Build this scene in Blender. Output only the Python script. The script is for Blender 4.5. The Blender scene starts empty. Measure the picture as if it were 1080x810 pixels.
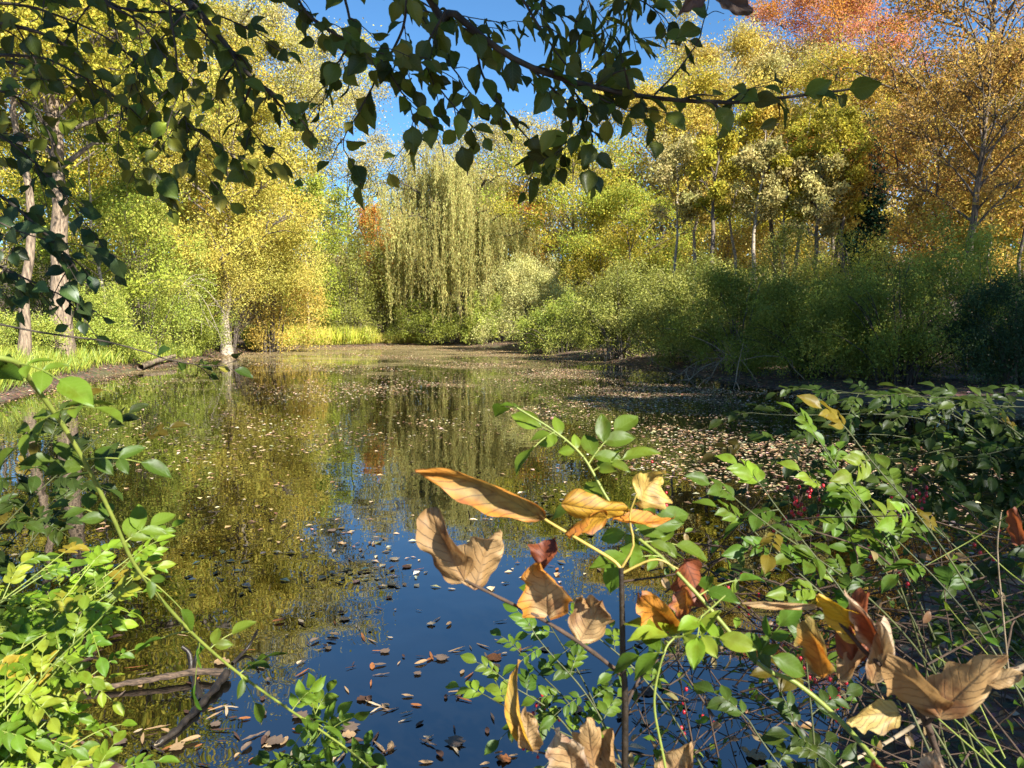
import bpy, math, random
import numpy as np
from mathutils import Vector
scene = bpy.context.scene
col = scene.collection
R = math.radians
# ---------------------------------------------------------------- camera
FPX = 786.0; CAMZ = 1.7; PITCH = math.atan(68/786.0)
cam = bpy.data.cameras.new('camera'); cam_o = bpy.data.objects.new('camera', cam); col.objects.link(cam_o)
cam.sensor_width = 36; cam.lens = 36*FPX/1080.0; cam.clip_start = 0.05; cam.clip_end = 3000
cam_o.location = (0, 0, CAMZ); cam_o.rotation_euler = (math.pi/2-PITCH, 0, 0)
cam.dof.use_dof = True; cam.dof.focus_distance = 7.0; cam.dof.aperture_fstop = 13
scene.camera = cam_o
# ---------------------------------------------------------------- world, sun, exposure
SUN_EL, SUN_AZ = R(36), R(140)     # azimuth clockwise from +Y
w = bpy.data.worlds.new('World'); scene.world = w; w.use_nodes = True
nt = w.node_tree; nt.nodes.clear()
sky = nt.nodes.new('ShaderNodeTexSky'); sky.sky_type = 'NISHITA'; sky.sun_disc = False
sky.sun_elevation = SUN_EL; sky.sun_rotation = SUN_AZ; sky.ozone_density = 1.0; sky.air_density = 0.65; sky.dust_density = 0.1
bg = nt.nodes.new('ShaderNodeBackground'); bg.inputs[1].default_value = 0.075
wo = nt.nodes.new('ShaderNodeOutputWorld')
tint = nt.nodes.new('ShaderNodeMix'); tint.data_type = 'RGBA'; tint.blend_type = 'MULTIPLY'; tint.inputs[0].default_value = 1; tint.inputs[7].default_value = (.62, 1.0, 1.18, 1)
nt.links.new(sky.outputs[0], tint.inputs[6]); nt.links.new(tint.outputs[2], bg.inputs[0]); nt.links.new(bg.outputs[0], wo.inputs[0])
sl = bpy.data.lights.new('sun', 'SUN'); sl.energy = 5.0; sl.angle = R(0.53); sl.color = (1.0, 0.93, 0.82)
so = bpy.data.objects.new('sun', sl); col.objects.link(so)
SUND = Vector((math.sin(SUN_AZ)*math.cos(SUN_EL), math.cos(SUN_AZ)*math.cos(SUN_EL), math.sin(SUN_EL)))
so.rotation_euler = SUND.to_track_quat('Z', 'Y').to_euler(); so.location = (10, -10, 20)
scene.view_settings.view_transform = 'Standard'; scene.view_settings.look = 'None'
scene.view_settings.gamma = 1; scene.view_settings.exposure = 1.5
# ---------------------------------------------------------------- helpers
def P(px, py, Y):
    "photo pixel (1080x810) at depth Y in front of the camera"
    u = (px-540)/FPX; v = (405-py)/FPX
    cp, sp = math.cos(PITCH), math.sin(PITCH)
    d = np.array([u, cp+v*sp, -sp+v*cp])
    return np.array([0, 0, CAMZ]) + d*(Y/d[1])
def G(px, py, z=0.0):
    u = (px-540)/FPX; v = (405-py)/FPX
    cp, sp = math.cos(PITCH), math.sin(PITCH)
    d = np.array([u, cp+v*sp, -sp+v*cp])
    return np.array([0, 0, CAMZ]) + d*((z-CAMZ)/d[2])
def nrmz(a): return a/np.maximum(np.linalg.norm(a, axis=-1, keepdims=True), 1e-9)
def tag(o, label=None, cat=None, group=None, kind=None):
    for k, v in (('label', label), ('category', cat), ('group', group), ('kind', kind)):
        if v: o[k] = v
    return o
def empty(name, loc, label=None, cat=None, group=None):
    o = bpy.data.objects.new(name, None); o.empty_display_size = 0.2; o.location = tuple(loc); col.objects.link(o)
    return tag(o, label, cat, group)
def raw_mesh(name, V, faces_flat, nper, mat, parent=None, smooth=False, attrs=None):
    me = bpy.data.meshes.new(name); V = np.asarray(V, np.float32)
    faces_flat = np.asarray(faces_flat, np.int32).ravel(); nf = len(faces_flat)//nper
    me.vertices.add(len(V)); me.vertices.foreach_set('co', V.ravel())
    me.loops.add(len(faces_flat)); me.loops.foreach_set('vertex_index', faces_flat)
    me.polygons.add(nf); me.polygons.foreach_set('loop_start', np.arange(0, nf*nper, nper, dtype=np.int32))
    me.polygons.foreach_set('use_smooth', np.full(nf, smooth, dtype=bool))
    for k, (typ, dat) in (attrs or {}).items():
        a = me.attributes.new(k, typ, 'POINT')
        a.data.foreach_set('color' if typ == 'FLOAT_COLOR' else 'vector', np.asarray(dat, np.float32).ravel())
    me.update(calc_edges=True)
    me.materials.append(mat)
    o = bpy.data.objects.new(name, me); col.objects.link(o)
    if parent: o.parent = parent
    return o
# leaf templates: (x across -0.5..0.5, y along 0..1, z), quads
T_RHOMB = (np.array([[0, 0, 0], [.5, .45, .08], [0, 1, -.05], [-.5, .45, .08]]), np.array([[0, 1, 2, 3]]))
def grid_tmpl(prof, nx=5, fold=.18, droop=.16, serr=0.0):
    ny = len(prof); v = []; f = []
    for j in range(ny):
        y = j/(ny-1)
        for i in range(nx):
            x = (i/(nx-1)-.5)
            ed = abs(x)*2
            yy = y + (serr*ed*(1 if j % 2 else -1))
            v.append([x*prof[j], yy, fold*abs(x)*prof[j] - droop*y*y + .03*math.sin(6*y+9*x)])
    for j in range(ny-1):
        for i in range(nx-1):
            a = j*nx+i; f.append([a, a+1, a+nx+1, a+nx])
    return np.array(v), np.array(f)
T_LEAFLET = grid_tmpl([.04, .62, .93, 1.0, .86, .5, .02], 5, .22, .2)
T_OVATE = grid_tmpl([.04, .42, .72, .92, 1.0, 1.0, .92, .75, .5, .24, .01], 5, .25, .25, .018)
T_MID = grid_tmpl([.05, .85, 1.0, .6, .02], 3, .25, .2)
T_DARK = T_MID
class Leaves:
    def __init__(s): s.p = []; s.a = []; s.n = []; s.L = []; s.W = []; s.c = []
    def add(s, p, a, n, L, W, c):
        p = np.atleast_2d(p); k = len(p)
        s.p.append(p); s.a.append(np.broadcast_to(a, (k, 3))); s.n.append(np.broadcast_to(n, (k, 3)))
        s.L.append(np.broadcast_to(L, k)); s.W.append(np.broadcast_to(W, k)); s.c.append(np.broadcast_to(c, (k, 3)))
    def build(s, name, mat, parent, tmpl=T_RHOMB, smooth=False, origin=(0, 0, 0)):
        if not s.p: return None
        p = np.concatenate(s.p)-np.asarray(origin); a = nrmz(np.concatenate(s.a)); n = np.concatenate(s.n)
        L = np.concatenate(s.L)[:, None]; W = np.concatenate(s.W)[:, None]; c = np.concatenate(s.c)
        side = nrmz(np.cross(a, n)+1e-6); nn = np.cross(side, a)
        T, Fc = tmpl; N = len(p); m = len(T)
        V = p[:, None, :] + side[:, None, :]*(T[None, :, 0:1]*W[:, None]) + a[:, None, :]*(T[None, :, 1:2]*L[:, None]) + nn[:, None, :]*(T[None, :, 2:3]*L[:, None])
        Fq = (Fc[None]+(np.arange(N)*m)[:, None, None]).reshape(-1)
        C = np.ones((N, m, 4), np.float32); C[:, :, :3] = np.clip(c, 0, 1)[:, None, :]
        at = {'Col': ('FLOAT_COLOR', C)}
        if m > 8:
            U = np.zeros((N, m, 3), np.float32); U[:, :, 0] = T[:, 0]; U[:, :, 1] = T[:, 1]; U[:, :, 2] = (np.arange(N) % 97)[:, None]
            at['luv'] = ('FLOAT_VECTOR', U)
        return raw_mesh(name, V.reshape(-1, 3), Fq, 4, mat, parent, smooth, at)
def rvec(rg, n): return nrmz(rg.normal(size=(n, 3)))
def pick(rg, pal, n, jit=.22):
    pal = np.asarray(pal); c = pal[rg.integers(0, len(pal), n)]
    return c*np.exp(rg.normal(0, jit, (n, 1)))*np.exp(rg.normal(0, jit*.35, (n, 3)))
class Tubes:
    def __init__(s, sides=6): s.V = []; s.F = []; s.k = 0; s.S = sides
    def add(s, pts, r):
        pts = np.asarray(pts, float); n = len(pts); r = np.broadcast_to(r, n)
        t = nrmz(np.gradient(pts, axis=0)); ref = np.array([.31, .17, .93]) if abs(t[0, 2]) < .8 else np.array([.93, .3, .2])
        u = nrmz(np.cross(t, ref)); v = np.cross(t, u); S = s.S
        an = np.arange(S)*2*math.pi/S
        ring = pts[:, None, :] + r[:, None, None]*(np.cos(an)[None, :, None]*u[:, None, :]+np.sin(an)[None, :, None]*v[:, None, :])
        s.V.append(ring.reshape(-1, 3))
        i = np.arange(n-1)[:, None]*S; j = np.arange(S)[None]; j2 = (j+1) % S
        s.F.append((np.stack([i+j, i+j2, i+S+j2, i+S+j], -1).reshape(-1, 4))+s.k)
        s.k += n*S
    def build(s, name, mat, parent=None, smooth=True, origin=(0, 0, 0)):
        return raw_mesh(name, np.concatenate(s.V)-np.asarray(origin), np.concatenate(s.F), 4, mat, parent, smooth)
def smooth_path(pts, n=24):
    pts = np.asarray(pts, float); k = len(pts)
    if k == 2: t = np.linspace(0, 1, n)[:, None]; return pts[0]*(1-t)+pts[1]*t
    e = np.vstack([2*pts[0]-pts[1], pts, 2*pts[-1]-pts[-2]]); out = []
    for q in np.linspace(0, k-1-1e-6, n):
        i = int(q); f = q-i; a, b, c, d = e[i:i+4]
        out.append(.5*((2*b)+(-a+c)*f+(2*a-5*b+4*c-d)*f*f+(-a+3*b-3*c+d)*f**3))
    return np.array(out)
# ---------------------------------------------------------------- materials
def new_mat(name):
    m = bpy.data.materials.new(name); m.use_nodes = True; m.node_tree.nodes.clear(); return m, m.node_tree.nodes, m.node_tree.links
def leaf_mat(name, trans=.35, gloss=.06, rough=.45, veins=False, blotch=None):
    m, N, K = new_mat(name)
    at = N.new('ShaderNodeAttribute'); at.attribute_name = 'Col'; c = at.outputs['Color']
    if veins:
        uv = N.new('ShaderNodeAttribute'); uv.attribute_name = 'luv'
        sp = N.new('ShaderNodeSeparateXYZ'); K.new(uv.outputs['Vector'], sp.inputs[0])
        ab = N.new('ShaderNodeMath'); ab.operation = 'ABSOLUTE'; K.new(sp.outputs[0], ab.inputs[0])
        # side veins: saw of (y*7 - |x|*3)
        m1 = N.new('ShaderNodeMath'); m1.operation = 'MULTIPLY'; K.new(ab.outputs[0], m1.inputs[0]); m1.inputs[1].default_value = -5.0
        m2 = N.new('ShaderNodeMath'); m2.operation = 'MULTIPLY_ADD'; K.new(sp.outputs[1], m2.inputs[0]); m2.inputs[1].default_value = 8.0; K.new(m1.outputs[0], m2.inputs[2])
        fr = N.new('ShaderNodeMath'); fr.operation = 'PINGPONG'; K.new(m2.outputs[0], fr.inputs[0]); fr.inputs[1].default_value = .5
        r1 = N.new('ShaderNodeMapRange'); K.new(fr.outputs[0], r1.inputs[0]); r1.inputs[1].default_value = .0; r1.inputs[2].default_value = .09; r1.inputs[3].default_value = 1; r1.inputs[4].default_value = 0
        r2 = N.new('ShaderNodeMapRange'); K.new(ab.outputs[0], r2.inputs[0]); r2.inputs[1].default_value = .0; r2.inputs[2].default_value = .035; r2.inputs[3].default_value = 1; r2.inputs[4].default_value = 0
        mx = N.new('ShaderNodeMath'); mx.operation = 'MAXIMUM'; K.new(r1.outputs[0], mx.inputs[0]); K.new(r2.outputs[0], mx.inputs[1])
        sc = N.new('ShaderNodeMath'); sc.operation = 'MULTIPLY'; K.new(mx.outputs[0], sc.inputs[0]); sc.inputs[1].default_value = .2
        mix = N.new('ShaderNodeMix'); mix.data_type = 'RGBA'; mix.blend_type = 'MULTIPLY' if veins == 'dark' else 'SCREEN'
        K.new(sc.outputs[0], mix.inputs[0]); K.new(c, mix.inputs[6]); mix.inputs[7].default_value = (.45, .3, .18, 1) if veins == 'dark' else (.16, .2, .08, 1)
        c = mix.outputs[2]; vein = mx.outputs[0]
    if blotch:
        tc = N.new('ShaderNodeTexCoord')
        nz = N.new('ShaderNodeTexNoise'); nz.inputs['Scale'].default_value = blotch[1]; nz.inputs['Detail'].default_value = 4
        K.new(tc.outputs['Object'], nz.inputs['Vector'])
        rr = N.new('ShaderNodeMapRange'); K.new(nz.outputs[0], rr.inputs[0]); rr.inputs[1].default_value = .5; rr.inputs[2].default_value = .68; rr.inputs[4].default_value = .75
        mb = N.new('ShaderNodeMix'); mb.data_type = 'RGBA'; mb.blend_type = 'MULTIPLY'
        K.new(rr.outputs[0], mb.inputs[0]); K.new(c, mb.inputs[6]); mb.inputs[7].default_value = (*blotch[0], 1); c = mb.outputs[2]
    d = N.new('ShaderNodeBsdfDiffuse'); K.new(c, d.inputs[0])
    if veins == 'dark':
        vb = N.new('ShaderNodeBump'); vb.inputs['Strength'].default_value = .8; vb.inputs['Distance'].default_value = .002; vb.invert = True
        n3 = N.new('ShaderNodeTexNoise'); n3.inputs['Scale'].default_value = 90; n3.inputs['Detail'].default_value = 4; t3 = N.new('ShaderNodeTexCoord'); K.new(t3.outputs['Object'], n3.inputs['Vector'])
        sm = N.new('ShaderNodeMath'); sm.operation = 'ADD'; K.new(vein, sm.inputs[0]); K.new(n3.outputs[0], sm.inputs[1]); K.new(sm.outputs[0], vb.inputs['Height']); K.new(vb.outputs[0], d.inputs['Normal'])
    t = N.new('ShaderNodeBsdfTranslucent'); K.new(c, t.inputs[0])
    x = N.new('ShaderNodeMixShader'); x.inputs[0].default_value = trans; K.new(d.outputs[0], x.inputs[1]); K.new(t.outputs[0], x.inputs[2])
    out = N.new('ShaderNodeOutputMaterial'); s = x
    if gloss > 0:
        g = N.new('ShaderNodeBsdfGlossy'); g.inputs['Roughness'].default_value = rough; g.inputs[0].default_value = (.9, .95, 1, 1)
        s = N.new('ShaderNodeMixShader'); s.inputs[0].default_value = gloss; K.new(x.outputs[0], s.inputs[1]); K.new(g.outputs[0], s.inputs[2])
    K.new(s.outputs[0], out.inputs[0]); return m
def noise_mat(name, c1, c2, scale=8, stretch=(1, 1, 1), rough=.9, bump=.3, c3=None, coord='Object'):
    m, N, K = new_mat(name)
    tc = N.new('ShaderNodeTexCoord'); mp = N.new('ShaderNodeMapping'); K.new(tc.outputs[coord], mp.inputs[0]); mp.inputs['Scale'].default_value = stretch
    nz = N.new('ShaderNodeTexNoise'); nz.inputs['Scale'].default_value = scale; nz.inputs['Detail'].default_value = 6; nz.inputs['Roughness'].default_value = .65
    K.new(mp.outputs[0], nz.inputs['Vector'])
    cr = N.new('ShaderNodeValToRGB'); K.new(nz.outputs[0], cr.inputs[0])
    cr.color_ramp.elements[0].position = .36; cr.color_ramp.elements[0].color = (*c1, 1)
    cr.color_ramp.elements[1].position = .66; cr.color_ramp.elements[1].color = (*c2, 1)
    if c3: e = cr.color_ramp.elements.new(.52); e.color = (*c3, 1)
    b = N.new('ShaderNodeBsdfPrincipled'); K.new(cr.outputs[0], b.inputs['Base Color']); b.inputs['Roughness'].default_value = rough
    bp = N.new('ShaderNodeBump'); bp.inputs['Strength'].default_value = bump; bp.inputs['Distance'].default_value = .02
    K.new(nz.outputs[0], bp.inputs['Height']); K.new(bp.outputs[0], b.inputs['Normal'])
    out = N.new('ShaderNodeOutputMaterial'); K.new(b.outputs[0], out.inputs[0]); return m
M_FAR = leaf_mat('tree_leaves', .42, .0, .5)
M_SHRUB = leaf_mat('shrub_leaves', .36, .02, .5)
M_ROSE = leaf_mat('rose_leaves', .45, .016, .45, veins='light', blotch=((.75, .62, .35), 45))
M_ELM = leaf_mat('overhanging_leaves', .38, .02, .4, veins='light')
M_DRY = leaf_mat('dry_leaves', .42, .03, .6, veins='dark', blotch=((.42, .22, .12), 28))
M_FLOAT = leaf_mat('floating_leaves', .04, .03, .4, blotch=((.4, .3, .25), 30))
M_BARK = noise_mat('grey_bark', (.05, .04, .03), (.22, .18, .14), 6, (3, 3, .5), bump=.6)
M_BARKD = noise_mat('dark_bark', (.025, .02, .015), (.09, .07, .05), 6, (3, 3, .6), bump=.6)
M_PALE = noise_mat('pale_bark', (.10, .08, .06), (.50, .43, .33), 5, (2, 2, 5), bump=.5, c3=(.38, .32, .24))
M_TAN = noise_mat('tan_bark', (.07, .05, .035), (.36, .27, .18), 7, (3, 3, .5), bump=.6)
M_TWIG = noise_mat('brown_twig', (.03, .02, .012), (.09, .055, .035), 40, bump=.3)
M_WOOD = noise_mat('weathered_wood', (.025, .018, .012), (.17, .115, .075), 14, (1, 6, 6), bump=.6)
M_BLACK = noise_mat('wet_wood', (.01, .008, .006), (.04, .03, .02), 20, rough=.4, bump=.4)
M_CANE = noise_mat('green_cane', (.14, .19, .03), (.24, .28, .05), 30, rough=.5, bump=.1)
M_YSTEM = noise_mat('yellow_stem', (.35, .26, .05), (.45, .34, .09), 30, rough=.5, bump=.1)
M_STRAW = noise_mat('dry_twig', (.16, .12, .07), (.34, .27, .18), 20, bump=.2)
def berry_mat():
    m, N, K = new_mat('red_berry'); b = N.new('ShaderNodeBsdfPrincipled')
    b.inputs['Base Color'].default_value = (.42, .02, .03, 1); b.inputs['Roughness'].default_value = .25
    o = N.new('ShaderNodeOutputMaterial'); K.new(b.outputs[0], o.inputs[0]); return m
M_BERRY = berry_mat()
# ---------------------------------------------------------------- pond outline and terrain
shore_px = [(0, 424), (50, 408), (100, 397), (180, 385), (235, 375), (290, 368), (370, 366), (440, 363.5), (520, 367), (600, 377), (680, 387), (760, 401), (840, 413), (920, 426)]
shore = [tuple(G(x, y)[:2]) for x, y in shore_px]
shore = [(-9, 4.5), (-13, 10)] + shore + [(9.2, 13.2), (12.5, 13.2), (11.5, 10.2), (7.5, 7.6), (4.6, 5.9), (2.9, 4.9), (2.0, 3.9), (1.45, 3.1), (1.05, 2.45), (.6, 1.9), (-.2, 1.7), (-1.0, 2.0), (-1.5, 2.75), (-2.1, 3.1), (-3.2, 3.4), (-5, 3.6)]
SH = np.array(shore)
def sdist(X, Y):
    "positive outside the pond"
    p = np.stack([X, Y], -1).reshape(-1, 2); best = np.full(len(p), 1e9); inside = np.zeros(len(p), bool)
    for i in range(len(SH)):
        a = SH[i]; b = SH[(i+1) % len(SH)]; ab = b-a
        t = np.clip(((p-a)@ab)/(ab@ab), 0, 1)[:, None]
        best = np.minimum(best, np.linalg.norm(p-a-ab*t, axis=1))
        cnd = ((a[1] > p[:, 1]) != (b[1] > p[:, 1]))
        xi = (b[0]-a[0])*(p[:, 1]-a[1])/((b[1]-a[1]) if b[1] != a[1] else 1e-9)+a[0]
        inside ^= cnd & (p[:, 0] < xi)
    return np.where(inside, -best, best).reshape(X.shape)
def hgt(X, Y):
    X = np.asarray(X, float); Y = np.asarray(Y, float); d = sdist(X, Y)
    r = np.hypot(X, Y)
    wob = .05*np.sin(1.9*X+.7*Y)*np.sin(1.3*Y-.4*X)+.03*np.sin(4.3*X)*np.sin(3.7*Y+1)
    left = np.clip((-X-5)/8, 0, 1)*np.clip((34-Y)/10, 0, 1)
    far = np.clip((Y-40)/15, 0, 1)
    out = (.30+.25*left-.12*far)*(1-np.exp(-np.maximum(d, 0)/(.9+1.5*far)))+.012*np.maximum(d, 0)+.075*np.maximum(r-60, 0)+wob*np.clip(d, 0, 1)
    inn = -.5*(1-np.exp(-np.maximum(-d, 0)/1.2))
    return np.where(d > 0, out, inn)
def H(x, y): return float(hgt(np.array([x]), np.array([y]))[0])
def ground_mat():
    m, N, K = new_mat('ground'); tc = N.new('ShaderNodeTexCoord')
    def nz(sc, det=6):
        n = N.new('ShaderNodeTexNoise'); n.inputs['Scale'].default_value = sc; n.inputs['Detail'].default_value = det; n.inputs['Roughness'].default_value = .7
        K.new(tc.outputs['Object'], n.inputs['Vector']); return n
    n1 = nz(6); n2 = nz(.35, 3); vo = N.new('ShaderNodeTexVoronoi'); vo.inputs['Scale'].default_value = 22; K.new(tc.outputs['Object'], vo.inputs['Vector'])
    r1 = N.new('ShaderNodeValToRGB'); K.new(n1.outputs[0], r1.inputs[0])
    r1.color_ramp.elements[0].position = .35; r1.color_ramp.elements[0].color = (.03, .02, .012, 1)
    r1.color_ramp.elements[1].position = .68; r1.color_ramp.elements[1].color = (.26, .17, .10, 1)
    e = r1.color_ramp.elements.new(.52); e.color = (.10, .065, .04, 1)
    hs = N.new('ShaderNodeMix'); hs.data_type = 'RGBA'; hs.blend_type = 'OVERLAY'; hs.inputs[0].default_value = .45
    K.new(r1.outputs[0], hs.inputs[6]); K.new(vo.outputs['Color'], hs.inputs[7])
    g = N.new('ShaderNodeMapRange'); K.new(n2.outputs[0], g.inputs[0]); g.inputs[1].default_value = .55; g.inputs[2].default_value = .7; g.inputs[4].default_value = .6
    mx = N.new('ShaderNodeMix'); mx.data_type = 'RGBA'; K.new(g.outputs[0], mx.inputs[0]); K.new(hs.outputs[2], mx.inputs[6]); mx.inputs[7].default_value = (.07, .09, .025, 1)
    b = N.new('ShaderNodeBsdfPrincipled'); K.new(mx.outputs[2], b.inputs['Base Color']); b.inputs['Roughness'].default_value = .9
    bp = N.new('ShaderNodeBump'); bp.inputs['Strength'].default_value = .7; bp.inputs['Distance'].default_value = .04; K.new(n1.outputs[0], bp.inputs['Height']); K.new(bp.outputs[0], b.inputs['Normal'])
    o = N.new('ShaderNodeOutputMaterial'); K.new(b.outputs[0], o.inputs[0]); return m
n = 340
s = np.linspace(-1, 1, n); ax = np.sinh(s*5.2)/math.sinh(5.2)*700
X, Y = np.meshgrid(ax, ax+12)
Z = hgt(X, Y); V = np.stack([X, Y, Z], -1).reshape(-1, 3)
i, j = np.meshgrid(np.arange(n-1), np.arange(n-1)); a = (j*n+i).ravel()
tag(raw_mesh('ground', V, np.stack([a, a+1, a+n+1, a+n], -1), 4, ground_mat(), None, True), kind='structure')
def water_mat():
    m, N, K = new_mat('pond_water'); tc = N.new('ShaderNodeTexCoord')
    mp = N.new('ShaderNodeMapping'); mp.inputs['Scale'].default_value = (1, 1, 1); K.new(tc.outputs['Object'], mp.inputs[0])
    n1 = N.new('ShaderNodeTexNoise'); n1.inputs['Scale'].default_value = 2.2; n1.inputs['Detail'].default_value = 2; K.new(mp.outputs[0], n1.inputs['Vector'])
    bp = N.new('ShaderNodeBump'); bp.inputs['Strength'].default_value = .05; bp.inputs['Distance'].default_value = .05; K.new(n1.outputs[0], bp.inputs['Height'])
    # floating dust and scum film: denser towards the far shore
    n2 = N.new('ShaderNodeTexNoise'); n2.inputs['Scale'].default_value = .35; n2.inputs['Detail'].default_value = 8; n2.inputs['Roughness'].default_value = .72; K.new(mp.outputs[0], n2.inputs['Vector'])
    sp = N.new('ShaderNodeSeparateXYZ'); K.new(tc.outputs['Object'], sp.inputs[0])
    fy = N.new('ShaderNodeMapRange'); K.new(sp.outputs[1], fy.inputs[0]); fy.inputs[1].default_value = 8; fy.inputs[2].default_value = 46; fy.inputs[3].default_value = -.12; fy.inputs[4].default_value = .24
    ad = N.new('ShaderNodeMath'); ad.operation = 'ADD'; K.new(n2.outputs[0], ad.inputs[0]); K.new(fy.outputs[0], ad.inputs[1])
    fm = N.new('ShaderNodeMapRange'); K.new(ad.outputs[0], fm.inputs[0]); fm.inputs[1].default_value = .54; fm.inputs[2].default_value = .74; fm.inputs[3].default_value = 0; fm.inputs[4].default_value = .75
    film = N.new('ShaderNodeBsdfDiffuse'); film.inputs[0].default_value = (.26, .21, .10, 1)
    deep = N.new('ShaderNodeBsdfDiffuse'); deep.inputs[0].default_value = (.003, .003, .002, 1)
    gl = N.new('ShaderNodeBsdfGlossy'); gl.inputs['Roughness'].default_value = .012; gl.inputs[0].default_value = (1, 1, 1, 1); K.new(bp.outputs[0], gl.inputs['Normal'])
    fr = N.new('ShaderNodeFresnel'); fr.inputs[0].default_value = 2.7; K.new(bp.outputs[0], fr.inputs['Normal'])
    x1 = N.new('ShaderNodeMixShader'); K.new(fr.outputs[0], x1.inputs[0]); K.new(deep.outputs[0], x1.inputs[1]); K.new(gl.outputs[0], x1.inputs[2])
    x2 = N.new('ShaderNodeMixShader'); K.new(fm.outputs[0], x2.inputs[0]); K.new(x1.outputs[0], x2.inputs[1]); K.new(film.outputs[0], x2.inputs[2])
    o = N.new('ShaderNodeOutputMaterial'); K.new(x2.outputs[0], o.inputs[0]); return m
wc = np.array([0, 26.0, 0]); wp = []
tag(raw_mesh('pond_water', [[-26, 0, 0], [26, 0, 0], [26, 56, 0], [-26, 56, 0]], [0, 1, 2, 3], 4, water_mat()), kind='structure')
# ---------------------------------------------------------------- palettes
YG = [(.44, .41, .05), (.54, .47, .08), (.36, .37, .05), (.56, .45, .07)]
LIME = [(.36, .42, .06), (.30, .36, .05), (.46, .46, .09), (.24, .31, .05)]
GOLD = [(.60, .45, .08), (.56, .45, .12), (.60, .42, .08), (.52, .45, .11)]
LEMON = [(.56, .49, .11), (.50, .46, .09), (.60, .47, .10), (.42, .42, .08)]
PALEG = [(.48, .42, .17), (.56, .48, .20), (.42, .40, .15)]
GREEN = [(.22, .26, .03), (.30, .33, .045), (.15, .18, .025)]
OLIVE = [(.27, .29, .05), (.36, .36, .08), (.18, .20, .035)]
WILL = [(.46, .45, .16), (.56, .53, .20), (.38, .38, .13)]
ORNG = [(.58, .27, .06), (.54, .20, .05), (.60, .36, .07)]
RUST = [(.46, .29, .09), (.52, .35, .09), (.34, .21, .08), (.58, .42, .09)]
PINK = [(.58, .25, .14), (.60, .33, .15), (.52, .22, .13)]
DARKG = [(.05, .09, .025), (.08, .12, .035), (.04, .07, .025)]
CON = [(.03, .07, .045), (.04, .09, .05)]
seedc = [0]
def leaves_at(rg, LV, C, sig, per, size, pal, asp=.6, mixc=.6, upb=.5):
    "C: clump centres (k,3)"
    k = len(C)
    if k == 0 or per < 1: return
    base = pick(rg, pal, k, .10)
    wts = rg.gamma(.9, 1.0, k)+.05; cnt = np.maximum(1, (wts/wts.mean()*per).astype(int)); idx = np.repeat(np.arange(k), cnt); n = len(idx); base = base*np.exp(rg.normal(0, .16, (k, 1)))
    off = rg.normal(size=(n, 3))*sig
    own = pick(rg, pal, n, .12); c = (base[idx]*mixc+own*(1-mixc))*np.exp(rg.normal(0, .16, (n, 1)))
    ax = rvec(rg, n)+np.array([0, 0, -.35]); nr = rvec(rg, n)+np.array(SUND)*.55+np.array([0, 0, .15])
    LV.add(C[idx]+off, ax, nr, size*rg.uniform(.7, 1.3, n), size*asp*rg.uniform(.7, 1.2, n), c)
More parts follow.
